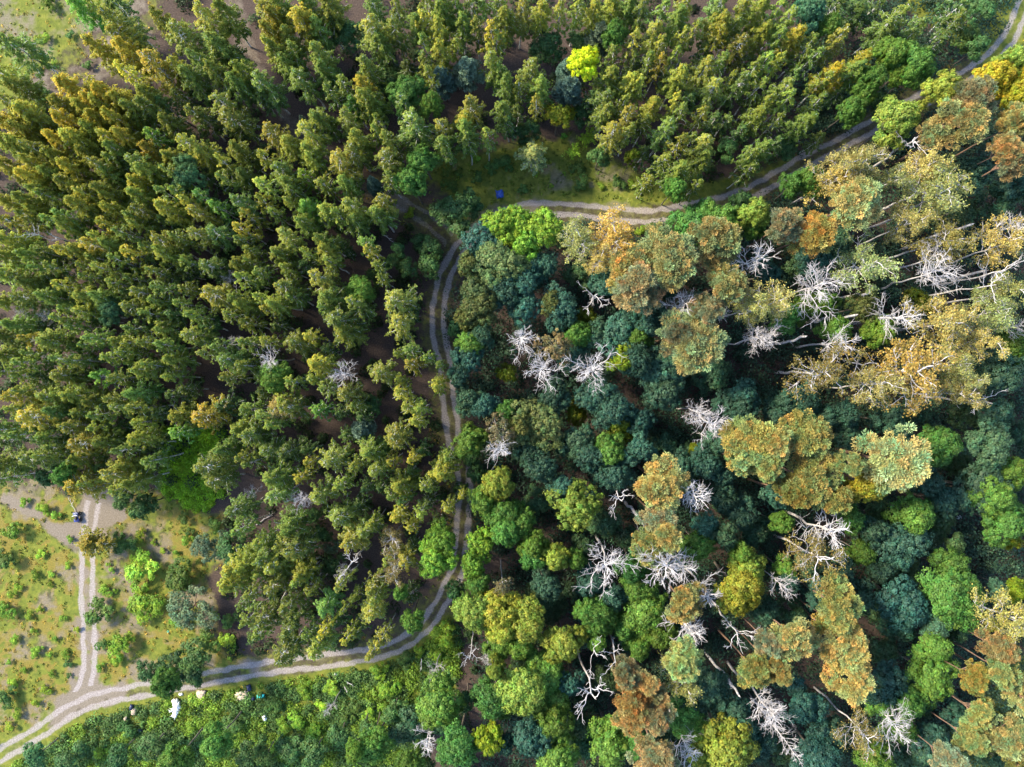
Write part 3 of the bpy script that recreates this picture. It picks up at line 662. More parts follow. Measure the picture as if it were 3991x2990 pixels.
# ------------------------------------------------------------------ where each tree stands (photo pixel of its crown, crown width, sort)
# code: prototype, nominal crown radius, height (low, high), share of the height the pixel was read at, tint, object name, category, look
SORT = {
    'b': ("birch", 1.9, 13.5, 16.0, .74, (.150, .215, .036), "birch_tree", "tree", "olive-green birch"),
    'g': ("birch", 1.9, 14.5, 16.5, .76, (.225, .262, .038), "birch_tree", "tree", "gold-tipped birch"),
    'l': ("birch", 1.9, 13.5, 15.5, .76, (.140, .290, .045), "birch_tree", "tree", "fresh green birch"),
    'd': ("birch", 1.9, 9.5, 12.0, .72, (.080, .140, .034), "birch_tree", "tree", "low dark birch"),
    'i': ("birch", 1.9, 9.0, 9.5, .65, (.210, .270, .095), "birch_tree", "tree", "pale rounded birch"),
    'j': ("birch", 1.9, 5.5, 6.0, .65, (.200, .210, .030), "birch_tree", "tree", "small yellowish birch"),
    'B': ("birch_bare", 2.0, 14.5, 17.0, .78, (.155, .215, .040), "birch_tree", "tree", "bare-topped birch with white branches"),
    'G': ("birch_bare", 2.0, 15.0, 17.0, .78, (.230, .262, .046), "birch_tree", "tree", "golden birch with white bare branches"),
    'T': ("oak", 3.6, 11.5, 14.5, .82, (.050, .118, .074), "broadleaf_tree", "tree", "deep teal broadleaf tree"),
    't': ("oak", 3.6, 13.0, 15.0, .85, (.070, .165, .075), "broadleaf_tree", "tree", "turquoise green broadleaf tree"),
    'L': ("feathery", 3.4, 12.0, 15.0, .84, (.105, .210, .036), "broadleaf_tree", "tree", "bright green broadleaf tree"),
    'M': ("oak", 3.6, 12.0, 14.0, .84, (.165, .300, .035), "broadleaf_tree", "tree", "fresh light green oak"),
    'L2': ("oak", 3.6, 15.0, 15.5, .84, (.150, .215, .035), "broadleaf_tree", "tree", "large yellowish oak"),
    'K': ("oak", 3.6, 13.0, 15.0, .84, (.120,.150,.045), "broadleaf_tree", "tree", "olive oak with rusty highlights"),
    'k': ("feathery", 3.4, 15.0, 17.5, .85, (.250, .290, .042), "broadleaf_tree", "tree", "golden-yellow broadleaf tree"),
    'k3': ("feathery", 3.4, 15.0, 17.5, .85, (.48, .37, .028), "broadleaf_tree", "tree", "strong yellow broadleaf tree"),
    'k2': ("feathery", 3.4, 18.0, 19.0, .85, (.38, .31, .03), "broadleaf_tree", "tree", "bright yellow broadleaf tree"),
    'Y': ("small_broadleaf", 2.3, 9.0, 11.0, .8, (.130, .160, .012), "broadleaf_tree", "tree", "yellow-green broadleaf tree"),
    'V': ("oak", 3.6, 14.0, 14.1, .85, (.42,.52,.02), "broadleaf_tree", "tree", "vivid lime-yellow tree"),
    'V2': ("oak", 3.6, 13.0, 14.0, .85, (.210, .290, .020), "broadleaf_tree", "tree", "lime-green broadleaf tree"),
    'q': ("open_oak", 3.0, 15.0, 16.0, .85, (.170, .140, .060), "broadleaf_tree", "tree", "thin brownish dying oak"),
    'D': ("small_broadleaf", 2.3, 5.5, 8.5, .8, (.062, .135, .042), "understory_tree", "tree", "dark green understory tree"),
    'D2': ("small_broadleaf", 2.3, 7.0, 10.0, .8, (.050, .105, .046), "understory_tree", "tree", "shaded dark understory tree"),
    'P': ("pine", 3.1, 20.5, 23.0, .88, (.370, .300, .105), "pine_tree", "tree", "golden-orange pine"),
    'Q': ("pine", 3.1, 20.0, 22.0, .88, (.280, .265, .085), "pine_tree", "tree", "olive-gold pine"),
    'R': ("pine", 3.1, 20.0, 22.5, .88, (.340, .250, .110), "pine_tree", "tree", "tan brown pine"),
    'N': ("young_pine", 2.1, 10.0, 12.0, .78, (.160, .240, .170), "young_pine", "tree", "grey-green young pine"),
    'W': ("tall_birch", 2.7, 20.0, 22.5, .85, (.370, .300, .085), "tall_birch", "tree", "tall orange-gold birch with pale limbs"),
    'w': ("tall_birch", 2.7, 20.0, 22.5, .85, (.290, .290, .085), "tall_birch", "tree", "tall pale olive birch with white limbs"),
    'S': ("dead_star", 2.7, 18.0, 21.0, .90, (.2, .15, .08), "dead_tree", "tree", "bone-white starry dead tree"),
    'S2': ("dead_leafy", 2.8, 18.0, 21.0, .88, (.2, .17, .05), "dead_tree", "tree", "white dead tree with sparse leaves"),
    'F': ("dead_broom", 2.3, 18.0, 21.0, .86, (.2, .15, .08), "dead_tree", "tree", "pale broom-like dead tree"),
    'A': ("dead_antler", 2.9, 17.0, 20.0, .90, (.2, .15, .08), "dead_tree", "tree", "white antler-limbed dead tree"),
    'x': ("dead_antler", 2.9, 15.0, 16.0, .90, (.2, .15, .08), "dead_tree", "tree", "thin white dead birch"),
    'Z': ("snag", 1.0, 15.0, 18.0, .94, (.2, .15, .08), "tree_snag", "tree trunk", "broken white trunk without crown"),
    'U': ("willow", 2.6, 4.5, 5.5, .8, (.16, .25, .14), "willow_shrub", "shrub", "grey-green willow shrub with reddish limbs"),
    's': ("sapling", 1.25, 2.4, 2.8, .8, (.27,.42,.03), "bush", "bush", "star-shaped yellow-green sapling"),
    'h': ("bush", 1.4, 0.0, 0.0, .7, (.200, .320, .030), "bush", "bush", "bright green bush"),
    'H': ("bush", 1.4, 0.0, 0.0, .7, (.085, .165, .036), "bush", "bush", "dark green bush"),
}

trees = []
ox = oy = 0.0
for line in TREES.strip().splitlines():
    if line.startswith("T "):
        ox, oy = map(float, line.split()[1:])
        continue
    for e in line.split(";"):
        x, y, w, code = e.split()
        trees.append([ox + float(x) * .4527, oy + float(y) * .4527, float(w) * .4527, code])

# landmarks that labels point to
MARKS = [(2285, 258, "the vivid lime-yellow tree"), (1948, 755, "the blue tarp"), (2077, 622, "the lone birch in the clearing"), (1775, 985, "the track fork"),
         (1690, 2400, "the lower track bend"), (325, 2700, "the meadow junction"), (690, 2755, "the white plastic heap"), (306, 2015, "the dark quad bike"),
         (1020, 2708, "the turquoise plastic sheet"), (1833, 272, "the pair of grey pines"), (2335, 130, "the tall grey pine"), (2212, 330, "the grey pine by the lime tree"),
         (760, 1800, "the nettle patch"), (420, 330, "the upper-left heath"), (1090, 390, "the brown footpath"), (1553, 1170, "the white-starred birches by the track"),
         (2335, 1157, "the antler-shaped white snag"), (2317, 1420, "the densest white skeleton tree"), (2740, 950, "the orange pine clump"), (2733, 1352, "the round golden pine"),
         (2575, 1876, "the orange pine beside a pale broom"), (3507, 1799, "the wide tan pine"), (3190, 2550, "the golden pine trio"), (2460, 2740, "the brown pine ring"),
         (3380, 2850, "the paired leaning dead birches"), (3186, 1126, "the widest white skeleton"), (3226, 2075, "the blue-grey broom snag"), (2788, 1631, "the snag with a hanging limb"),
         (2380, 2184, "the bone-white skeleton tree"), (2365, 2527, "the twin white snags"), (2176, 957, "the bright oak by the track"), (1695, 2140, "the twin bright oaks on the track"),
         (2176, 457, "the yellow shrub above the clearing"), (195, 922, "the white stems deep in the stand"), (738, 675, "the turquoise maple"), (895, 400, "the big bare-topped birch by the path"),
         (140, 1228, "the small dead birches in the stand"), (344, 1135, "the bright gold birch in the stand"), (838, 1167, "the star birch at the stand edge"), (3490, 470, "the golden crown over the track"),
         (3900, 300, "the yellow corner trees"), (360, 2120, "the small birch over the sandy track"), (2340, 2480, "the blue-green thicket"), (640, 2600, "the dark trees over the track"),
         (3735, 2030, "the white scrap in the dark wood"), (740, 2390, "the grey-green willow"), (3550, 2340, "the broad teal tree"), (3690, 1060, "the forked white trunks")]

SIDES = ("above", "below", "left of", "right of")


def side_of(dx, dy):
    if abs(dy) > abs(dx) * 0.75:
        return 0 if dy < 0 else 1
    return 2 if dx < 0 else 3


ORD = ("first", "second", "third", "fourth", "fifth", "sixth")


def region_of(px, py):
    if px < 1650 and 430 < py < 1980:
        return "in the dense stand beside the winding track"
    if py < 900 and px < 3300:
        return "in the upper stand above the track"
    if px < 1850:
        return "around the lower track"
    return "in the mixed wood of dead trees"


def label_trees(items):
    """items: (px, py, look). Label by look, side and landmark, counted outwards from it; far ones share one label."""
    best = [None] * len(items)
    byk = {}
    for i, (px, py, look) in enumerate(items):
        for m, (mx, my, _n) in enumerate(MARKS):
            d = math.hypot(px - mx, py - my)
            if 12 < d < 520:
                byk.setdefault((look, m, side_of(px - mx, py - my)), []).append((d, i))
    for (look, m, sd), v in byk.items():
        v.sort()
        for r, (d, i) in enumerate(v[:6]):
            c = (r, d, f"{ORD[r]} {look} {SIDES[sd]} {MARKS[m][2]}" if len(v) > 1 else f"{look} {SIDES[sd]} {MARKS[m][2]}")
            if best[i] is None or c[:2] < best[i][:2]:
                best[i] = c
    out = []
    for i, (px, py, look) in enumerate(items):
        out.append((best[i][2], False) if best[i] else (f"{look} {region_of(px, py)}", True))
    return out


# the tall dead and half-dead trees stand over gaps: no filler crowns across their trunks
def seg_d(px, py, a, b):
    ex, ey = b[0] - a[0], b[1] - a[1]
    t = max(0, min(1, ((px - a[0]) * ex + (py - a[1]) * ey) / (ex * ex + ey * ey + 1e-9)))
    return math.hypot(px - a[0] - t * ex, py - a[1] - t * ey)


tall = [t for t in trees if t[3] in ("S", "S2", "F", "A", "Z", "W", "w") and t[0] > 1900]
kept = []
for t in trees:
    if t[3] in ("D2", "T", "D") and t[0] > 1900:
        cut = False
        for q in tall:
            b = (q[0], q[1]); k = .86
            a = (CX + (q[0] - CX) * k, CY + (q[1] - CY) * k)
            b = (CX + (q[0] - CX) * .97, CY + (q[1] - CY) * .97)
            if math.hypot(a[0] - b[0], a[1] - b[1]) > 70 and seg_d(t[0], t[1], a, b) < t[2] * .42:
                cut = True
        if cut:
            continue
    kept.append(t)
trees = kept
# the 300 largest birches stand as trees of their own, the rest as one thicket
BIRCH = set("bglijdBG")
birches = sorted((i for i, t in enumerate(trees) if t[3] in BIRCH), key=lambda i: -trees[i][2] * (0.75 if trees[i][3] == 'd' else 1.0))
ALONE = set(birches[:300])
THICKET = [i for i in birches[300:]]

items, order = [], []
for i, t in enumerate(trees):
    if i in THICKET:
        continue
    order.append(i)
    items.append((t[0], t[1], SORT[t[3]][8]))
labels = label_trees(items)
pr = random.Random(11)
NOISE = np.random.default_rng(21)


def tint_of(base, i, amount=.16):
    g = np.random.default_rng(5000 + i)
    b = math.exp(g.normal(0, amount))
    w = g.normal(0, .10)
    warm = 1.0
    if trees[i][3] in BIRCH:      # warm light around the heath, painted into the birch crown tint
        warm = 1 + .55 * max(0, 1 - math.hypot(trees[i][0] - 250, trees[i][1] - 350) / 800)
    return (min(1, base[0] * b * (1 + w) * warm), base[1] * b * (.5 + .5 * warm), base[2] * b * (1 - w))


def stand(i):
    """World base, height, horizontal scale, turn of tree i."""
    px, py, w, code = trees[i]
    key, r0, lo, hi, share, tint, *_ = SORT[code]
    g = np.random.default_rng(9000 + i)
    if code in 'hH':
        h = max(0.5, min(2.6, w * S * 0.62))
    else:
        h = g.uniform(lo, hi)
        if code in ('S', 'F', 'A', 'S2', 'W') and px < 1700:
            h = g.uniform(13, 15) if py > 600 else h
        if code in ('F', 'S', 'A') and w < 75:
            h = min(h, 10)
    zc = h * share
    x, y = at(px, py, zc)
    diam = w * S * (H - zc) / H
    fx = diam / 2 / r0 * (.98 if key.startswith('birch') else 1.06)
    return x, y, h, fx, g.uniform(0, 6.28), key, g


NOMINAL = {"birch": 15, "birch_bare": 15, "oak": 13, "feathery": 13, "small_broadleaf": 8, "open_oak": 14, "pine": 22, "young_pine": 11, "tall_birch": 21.5,
           "dead_star": 21, "dead_leafy": 21, "dead_broom": 21, "dead_antler": 19, "snag": 13, "bush": 2.3, "willow": 5, "sapling": 2.6}

master = {}


def copy_tree(key, variant, name):
    """First time: build the thing and its parts; afterwards copy the thing and each of its parts."""
    k = (key, variant)
    if k not in master:
        root = bpy.data.objects.new(name, None)
        root.empty_display_size = 0.5
        COL.objects.link(root)
        parts = [link(pn, me, root) for pn, me in PROTO[key][variant]]
        master[k] = (root, parts)
        return root, parts
    r0, p0 = master[k]
    root = r0.copy()
    root.name = name
    COL.objects.link(root)
    parts = []
    for p in p0:
        c = p.copy()
        COL.objects.link(c)
        c.parent = root
        parts.append(c)
    return root, parts


GROUPS = {"birch_tree": "slender birches of the wood", "broadleaf_tree": "broadleaf trees of the wood", "understory_tree": "low trees under the canopy", "pine_tree": "tall pines among the broadleaf trees",
          "young_pine": "grey-green young pines", "tall_birch": "tall birches among dead trees", "dead_tree": "bleached dead trees", "tree_snag": "broken trunks", "willow_shrub": "willow shrubs", "bush": "bushes in the open ground"}

for (i, (lab, shared)) in zip(order, labels):
    code = trees[i][3]
    key, r0, lo, hi, share, tint, name, cat, look = SORT[code]
    x, y, h, fx, rot, key, g = stand(i)
    root, parts = copy_tree(key, int(g.integers(len(PROTO[key]))), name)
    root.location = (x, y, -0.02)
    root.rotation_euler = (g.normal(0, .025), g.normal(0, .025), rot)
    fz = h / NOMINAL[key]
    if key == "snag":
        fx = 0.9
    root.scale = (fx * g.uniform(.94, 1.06), fx * g.uniform(.94, 1.06), fz)
    tag(root, lab, cat, (lab + " group") if shared else GROUPS[name])
    for p in parts:
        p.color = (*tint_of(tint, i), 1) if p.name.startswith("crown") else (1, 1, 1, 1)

# the smaller birches, one thicket
slim = []
for s in range(4):
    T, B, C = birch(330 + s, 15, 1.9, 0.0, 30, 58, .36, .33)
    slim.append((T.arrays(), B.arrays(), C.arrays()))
wood, crown = [], []
wv = cv = 0
wf, cf, cc = [], [], []
for i in THICKET:
    x, y, h, fx, rot, key, g = stand(i)
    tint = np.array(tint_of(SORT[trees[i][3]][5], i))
    T, B, C = slim[int(g.integers(4))]
    c, s = math.cos(rot), math.sin(rot)
    M = np.array([[c * fx, -s * fx, 0], [s * fx, c * fx, 0], [0, 0, h / 15]])
    for arr, isleaf in ((T, 0), (B, 0), (C, 1)):
        v = arr[0] @ M.T + [x, y, 0]
        if isleaf:
            crown.append(v); cf.append(arr[1] + cv); cc.append(arr[2] * tint); cv += len(v)
        else:
            wood.append(v); wf.append(arr[1] + wv); wv += len(v)
th = link("birch_thicket", mesh_of("birch_thicket", np.concatenate(crown), np.concatenate(cf), np.concatenate(cc), LEAF))
tag(th, "smaller birches filling the gaps of the packed stand", "thicket", None, "stuff")
ths = link("stems", mesh_of("thicket_stems", np.concatenate(wood), np.concatenate(wf), None, BIRCH_BARK), th)
ths["kind"] = "stuff"

# ------------------------------------------------------------------ ground
def poly_sd(P, poly):
    """Signed distance (photo pixels, inside positive) from points P to a polygon."""
    poly = np.asarray(poly, float)
    A, Bq = poly, np.roll(poly, -1, 0)
    best = np.full(len(P), 1e9)
    ins = np.zeros(len(P), bool)
    for a, b in zip(A, Bq):
        e = b - a
        t = np.clip(((P - a) @ e) / (e @ e), 0, 1)
        q = P - a - t[:, None] * e
        best = np.minimum(best, np.hypot(q[:, 0], q[:, 1]))
        cnd = (a[1] > P[:, 1]) != (b[1] > P[:, 1])
        with np.errstate(divide='ignore', invalid='ignore'):
            xi = a[0] + (P[:, 1] - a[1]) * e[0] / e[1]
        ins ^= cnd & (P[:, 0] < xi)
    return np.where(ins, best, -best)


def line_d(P, pts):
    best = np.full(len(P), 1e9)
    pts = np.asarray(pts, float)
    for a, b in zip(pts[:-1], pts[1:]):
        e = b - a
        t = np.clip(((P - a) @ e) / (e @ e), 0, 1)
        q = P - a - t[:, None] * e
        best = np.minimum(best, np.hypot(q[:, 0], q[:, 1]))
    return best


NG = np.random.default_rng(3).uniform(size=(256, 256))


def vnoise(P, sc):
    q = P / sc + 1000.0
    i = np.floor(q).astype(int); f = q - i
    f = f * f * (3 - 2 * f)
    g = lambda a, b: NG[(i[:, 0] + a) % 256, (i[:, 1] + b) % 256]
    return (g(0, 0) * (1 - f[:, 0]) + g(1, 0) * f[:, 0]) * (1 - f[:, 1]) + (g(0, 1) * (1 - f[:, 0]) + g(1, 1) * f[:, 0]) * f[:, 1]


def sm(x, a, b):
    t = np.clip((x - a) / (b - a), 0, 1)
    return t * t * (3 - 2 * t)


HEATH = [(-400, -400), (900, -400), (700, -50), (620, 150), (560, 230), (470, 330), (250, 370), (100, 420), (-400, 440)]
PATH = [(860, -300), (905, 0), (960, 180), (1070, 370), (1120, 470), (1270, 590), (1330, 640), (1450, 760), (1566, 800)]
CLEAR = [(1690, 620), (1760, 590), (1950, 540), (2230, 500), (2360, 600), (2560, 690), (2800, 690), (3060, 640), (2720, 800), (2400, 810), (2150, 800), (1950, 840), (1830, 920), (1780, 900), (1720, 790), (1640, 700)]
MEADOW = [(-400, 1880), (150, 1880), (300, 1930), (480, 1900), (620, 1900), (880, 2000), (900, 2150), (820, 2280), (860, 2500), (1000, 2610), (800, 2640), (400, 2690), (200, 2790), (-400, 3050)]
NETTLE = [(650, 1690), (740, 1660), (830, 1650), (880, 1720), (830, 1800), (860, 1950), (760, 1980), (650, 1930), (630, 1800)]
SCRUB = [(-400, 3300), (-400, 3080), (0, 2990), (150, 2900), (400, 2745), (700, 2700), (1000, 2650), (1400, 2590), (1600, 2510), (1760, 2380), (1800, 2500), (1790, 2700), (1600, 2990), (1500, 3300)]
APRON = [(310, 1950), (420, 1925), (490, 1970), (480, 2005), (410, 2060), (380, 2110), (300, 2110), (190, 2090), (170, 2060), (290, 2045)]
MAIN = [(-90, 2995), (0, 2944), (149, 2856), (272, 2774), (362, 2731), (475, 2706), (634, 2675), (770, 2652), (1000, 2609), (1113, 2593), (1272, 2575), (1407, 2557), (1521, 2530), (1611, 2480), (1679, 2412), (1724, 2340), (1765, 2263),
        (1783, 2224), (1797, 2134), (1801, 2043), (1810, 1953), (1810, 1885), (1801, 1817), (1788, 1772), (1770, 1717), (1760, 1636), (1747, 1568), (1742, 1514), (1742, 1474), (1729, 1384), (1711, 1316), (1706, 1248), (1711, 1180), (1720, 1121),
        (1742, 1058), (1770, 1003), (1806, 958), (1846, 918), (1896, 881), (1946, 850), (2045, 818), (2136, 813), (2272, 822), (2407, 836), (2521, 843), (2634, 831), (2770, 800), (2905, 759), (2991, 715), (3172, 611), (3285, 557), (3398, 493),
        (3534, 416), (3738, 312), (3829, 254), (3896, 195), (3945, 127), (3978, 50), (3998, -20), (4020, -150)]
SPUR = [(215, 2812), (262, 2770), (302, 2725), (326, 2685), (338, 2650), (346, 2602), (348, 2511), (344, 2421), (337, 2330), (340, 2242), (340, 2156), (344, 2088), (353, 2020), (365, 1955)]
JUNCTION = [(190, 2830), (265, 2700), (318, 2600), (372, 2600), (372, 2668), (430, 2692), (470, 2712), (330, 2765)]
BRANCH = [(1480, 735), (1566, 791), (1634, 836), (1702, 881), (1748, 931), (1768, 985)]


def cover(P):
    """Ground cover at photo pixels P: grass, bare soil, dry herbs (0..1)."""
    n1, n2, n3 = vnoise(P, 90), vnoise(P + 500, 35), vnoise(P + 900, 14)
    fr = (n1 - .5) * 90 + (n2 - .5) * 45
    heath = sm(poly_sd(P, HEATH) + fr, -40, 50)
    clear = sm(poly_sd(P, CLEAR) + fr * .7, -30, 50)
    mead = sm(poly_sd(P, MEADOW) + fr * .7, -30, 40)
    scrub = sm(poly_sd(P, SCRUB) + fr * .4, -15, 30)
    dm = np.minimum(line_d(P, MAIN), np.minimum(line_d(P, SPUR), line_d(P, BRANCH) + 10))
    verge = 1 - sm(dm + fr * .5, 45, 110)
    patch = sm(n1 * .45 + n2 * .3 + n3 * .25, .36, .74)
    path = 1 - sm(line_d(P, PATH) + fr * .3, 18, 48)
    ap = sm(poly_sd(P, APRON) + (n2 - .5) * 50, -22, 18)
    ap = np.maximum(ap, .8 * sm(poly_sd(P, JUNCTION) + (n2 - .5) * 40, -18, 16))
    diag = (1 - sm(line_d(P, [(20, 1945), (150, 2010), (290, 2130)]) + (n2 - .5) * 24, 6, 30)) * .6
    grass = np.clip(heath * (1 - patch) * .55 + clear * (1 - patch * .45) + mead * (1 - patch * .6) * .85 + scrub + verge * .42, 0, 1)
    far = np.hypot((P[:, 0] - CX) / 2400, (P[:, 1] - CY) / 1900) > 1
    grass = np.where(far, np.maximum(grass, .8), grass)
    bare = np.clip(heath * (.15 + patch * .45) + mead * patch * .6 + clear * patch * .5 + path * .45 + ap * .95 + diag + (1 - sm(dm, 20, 60)) * .45 * n2, 0, 1)
    grass *= 1 - .9 * np.maximum(ap, diag)
    dry = np.clip(heath * .35 + mead * sm(n2 * .5 + n3 * .5, .36, .6) * .9 + verge * .35 * n2 + path * .4 + clear * .2 * n1, 0, 1)
    return grass, bare, dry


def ground_group():
    """Shared soil mixer: grass, bare, dry, rut -> colour, height."""
    gt = bpy.data.node_groups.new("soil_mix", 'ShaderNodeTree')
    for nme in ("grass", "bare", "dry", "rut"):
        gt.interface.new_socket(name=nme, in_out='INPUT', socket_type='NodeSocketFloat')
    gt.interface.new_socket(name="Color", in_out='OUTPUT', socket_type='NodeSocketColor')
    gt.interface.new_socket(name="Height", in_out='OUTPUT', socket_type='NodeSocketFloat')
    N, L = gt.nodes, gt.links
    gi = N.new("NodeGroupInput"); go = N.new("NodeGroupOutput")
    geo = N.new("ShaderNodeNewGeometry")

    def noise(scale, detail=6, rough=.6):
        n = N.new("ShaderNodeTexNoise"); n.inputs["Scale"].default_value = scale; n.inputs["Detail"].default_value = detail; n.inputs["Roughness"].default_value = rough
        L.new(geo.outputs["Position"], n.inputs["Vector"])
        return n.outputs[0]

    def ramp(src, stops):
        r = N.new("ShaderNodeValToRGB")
        while len(r.color_ramp.elements) < len(stops):
            r.color_ramp.elements.new(.5)
        for e, (p, c) in zip(r.color_ramp.elements, stops):
            e.position = p; e.color = (*c, 1)
        L.new(src, r.inputs[0])
        return r.outputs[0]

    def mix(f, a, b):
        m = N.new("ShaderNodeMix"); m.data_type = 'RGBA'
        L.new(f, m.inputs[0]); L.new(a, m.inputs[6]); L.new(b, m.inputs[7])
        return m.outputs[2]

    def sharpen(v, nz, lo=.2, hi=.8):
        a = N.new("ShaderNodeMath"); a.operation = 'ADD'; L.new(v, a.inputs[0])
        s = N.new("ShaderNodeMath"); s.operation = 'MULTIPLY_ADD'; s.inputs[1].default_value = 0.9; s.inputs[2].default_value = -0.45
        L.new(nz, s.inputs[0]); L.new(s.outputs[0], a.inputs[1])
        r = N.new("ShaderNodeMapRange"); r.interpolation_type = 'SMOOTHSTEP'; r.inputs[1].default_value = lo; r.inputs[2].default_value = hi
        L.new(a.outputs[0], r.inputs[0])
        return r.outputs[0]

    fine, mid, big = noise(5.0, 8, .7), noise(1.1, 6, .65), noise(.22, 4)
    litter = ramp(fine, [(.3, (.028, .020, .018)), (.5, (.055, .040, .034)), (.72, (.11, .078, .062))])
    soil = ramp(fine, [(.28, (.10, .082, .066)), (.5, (.155, .130, .104)), (.75, (.24, .205, .168))])
    green = ramp(mid, [(.3, (.060, .080, .015)), (.5, (.110, .130, .021)), (.7, (.175, .175, .030))])
    dry = ramp(fine, [(.3, (.085, .085, .020)), (.5, (.15, .125, .028)), (.7, (.24, .18, .04))])
    sand = ramp(fine, [(.25, (.14, .12, .118)), (.5, (.25, .222, .22)), (.75, (.40, .36, .355))])
    c = mix(sharpen(gi.outputs["grass"], mid), litter, green)
    c = mix(sharpen(gi.outputs["dry"], fine, .4, .75), c, dry)
    c = mix(sharpen(gi.outputs["bare"], mid), c, soil)
    c = mix(sharpen(gi.outputs["rut"], fine, .05, 1.1), c, sand)
    L.new(c, go.inputs["Color"]); L.new(fine, go.inputs["Height"])
    return gt


SOIL = ground_group()


def ground_material(name, ruts=None):
    m, n, N, L = new_mat(name)
    gp = N.new("ShaderNodeGroup"); gp.node_tree = SOIL
    for k in ("grass", "bare", "dry"):
        a = N.new("ShaderNodeAttribute"); a.attribute_name = k
        L.new(a.outputs["Fac"], gp.inputs[k])
    if ruts:
        half, width, strength = ruts
        a = N.new("ShaderNodeAttribute"); a.attribute_name = "across"
        nz = N.new("ShaderNodeTexNoise"); nz.inputs["Scale"].default_value = .45; nz.inputs["Detail"].default_value = 4
        geo = N.new("ShaderNodeNewGeometry"); L.new(geo.outputs["Position"], nz.inputs["Vector"])
        w = N.new("ShaderNodeMath"); w.operation = 'MULTIPLY_ADD'; w.inputs[1].default_value = 1.1; w.inputs[2].default_value = -.55
        L.new(nz.outputs[0], w.inputs[0])
        ad = N.new("ShaderNodeMath"); ad.operation = 'ADD'; L.new(a.outputs["Fac"], ad.inputs[0]); L.new(w.outputs[0], ad.inputs[1])
        ab = N.new("ShaderNodeMath"); ab.operation = 'ABSOLUTE'; L.new(ad.outputs[0], ab.inputs[0])
        su = N.new("ShaderNodeMath"); su.operation = 'SUBTRACT'; su.inputs[1].default_value = half; L.new(ab.outputs[0], su.inputs[0])
        a2 = N.new("ShaderNodeMath"); a2.operation = 'ABSOLUTE'; L.new(su.outputs[0], a2.inputs[0])
        mr = N.new("ShaderNodeMapRange"); mr.interpolation_type = 'SMOOTHSTEP'
        mr.inputs[1].default_value = width * .35; mr.inputs[2].default_value = width; mr.inputs[3].default_value = strength; mr.inputs[4].default_value = 0.0
        L.new(a2.outputs[0], mr.inputs[0]); L.new(mr.outputs[0], gp.inputs["rut"])
    pr_ = N.new("ShaderNodeBsdfPrincipled"); pr_.inputs["Roughness"].default_value = .9; pr_.inputs["Specular IOR Level"].default_value = .15
    bp = N.new("ShaderNodeBump"); bp.inputs["Strength"].default_value = .6; bp.inputs["Distance"].default_value = .12
    L.new(gp.outputs["Color"], pr_.inputs["Base Color"]); L.new(gp.outputs["Height"], bp.inputs["Height"]); L.new(bp.outputs[0], pr_.inputs["Normal"])
    out = N.new("ShaderNodeOutputMaterial"); L.new(pr_.outputs[0], out.inputs[0])
    return m


def fattr(me, name, vals):
    a = me.attributes.new(name, 'FLOAT', 'POINT')
    a.data.foreach_set("value", np.ascontiguousarray(vals, np.float32))


def axis(lim, far, step):
    inner = np.arange(-lim, lim + step / 2, step)
    outer = lim + np.array([4, 10, 20, 40, 80, 160, 320]) * far / 320.0
    return np.concatenate([-outer[::-1], inner, outer])


gx, gy = axis(92, 900, .5), axis(72, 900, .5)
XX, YY = np.meshgrid(gx, gy)
V = np.stack([XX.ravel(), YY.ravel(), np.zeros(XX.size)], 1)
nx = len(gx)
ii = (np.arange(len(gy) - 1)[:, None] * nx + np.arange(nx - 1)[None]).ravel()
F = np.stack([ii, ii + 1, ii + nx + 1, ii + nx], 1)
gme = mesh_of("ground", V, F, None, ground_material("forest_ground"))
PG = np.stack([V[:, 0] / S + CX, CY - V[:, 1] / S], 1)
for nme, vals in zip(("grass", "bare", "dry"), cover(PG)):
    fattr(gme, nme, vals)
tag(link("ground", gme), "forest floor, heath and meadow ground", "ground", None, "structure")


def smooth_line(pts, step):
    pts = np.asarray(pts, float)
    q = [pts[0]]
    P = np.vstack([2 * pts[0] - pts[1], pts, 2 * pts[-1] - pts[-2]])
    for i in range(1, len(P) - 2):
        p0, p1, p2, p3 = P[i - 1:i + 3]
        m = max(2, int(np.hypot(*(p2 - p1)) / step))
        for t in np.linspace(0, 1, m + 1)[1:]:
            q.append(.5 * ((2 * p1) + (-p0 + p2) * t + (2 * p0 - 5 * p1 + 4 * p2 - p3) * t * t + (-p0 + 3 * p1 - 3 * p2 + p3) * t ** 3))
    q = np.array(q)
    for _ in range(6):
        q[1:-1] = .25 * q[:-2] + .5 * q[1:-1] + .25 * q[2:]
    return q


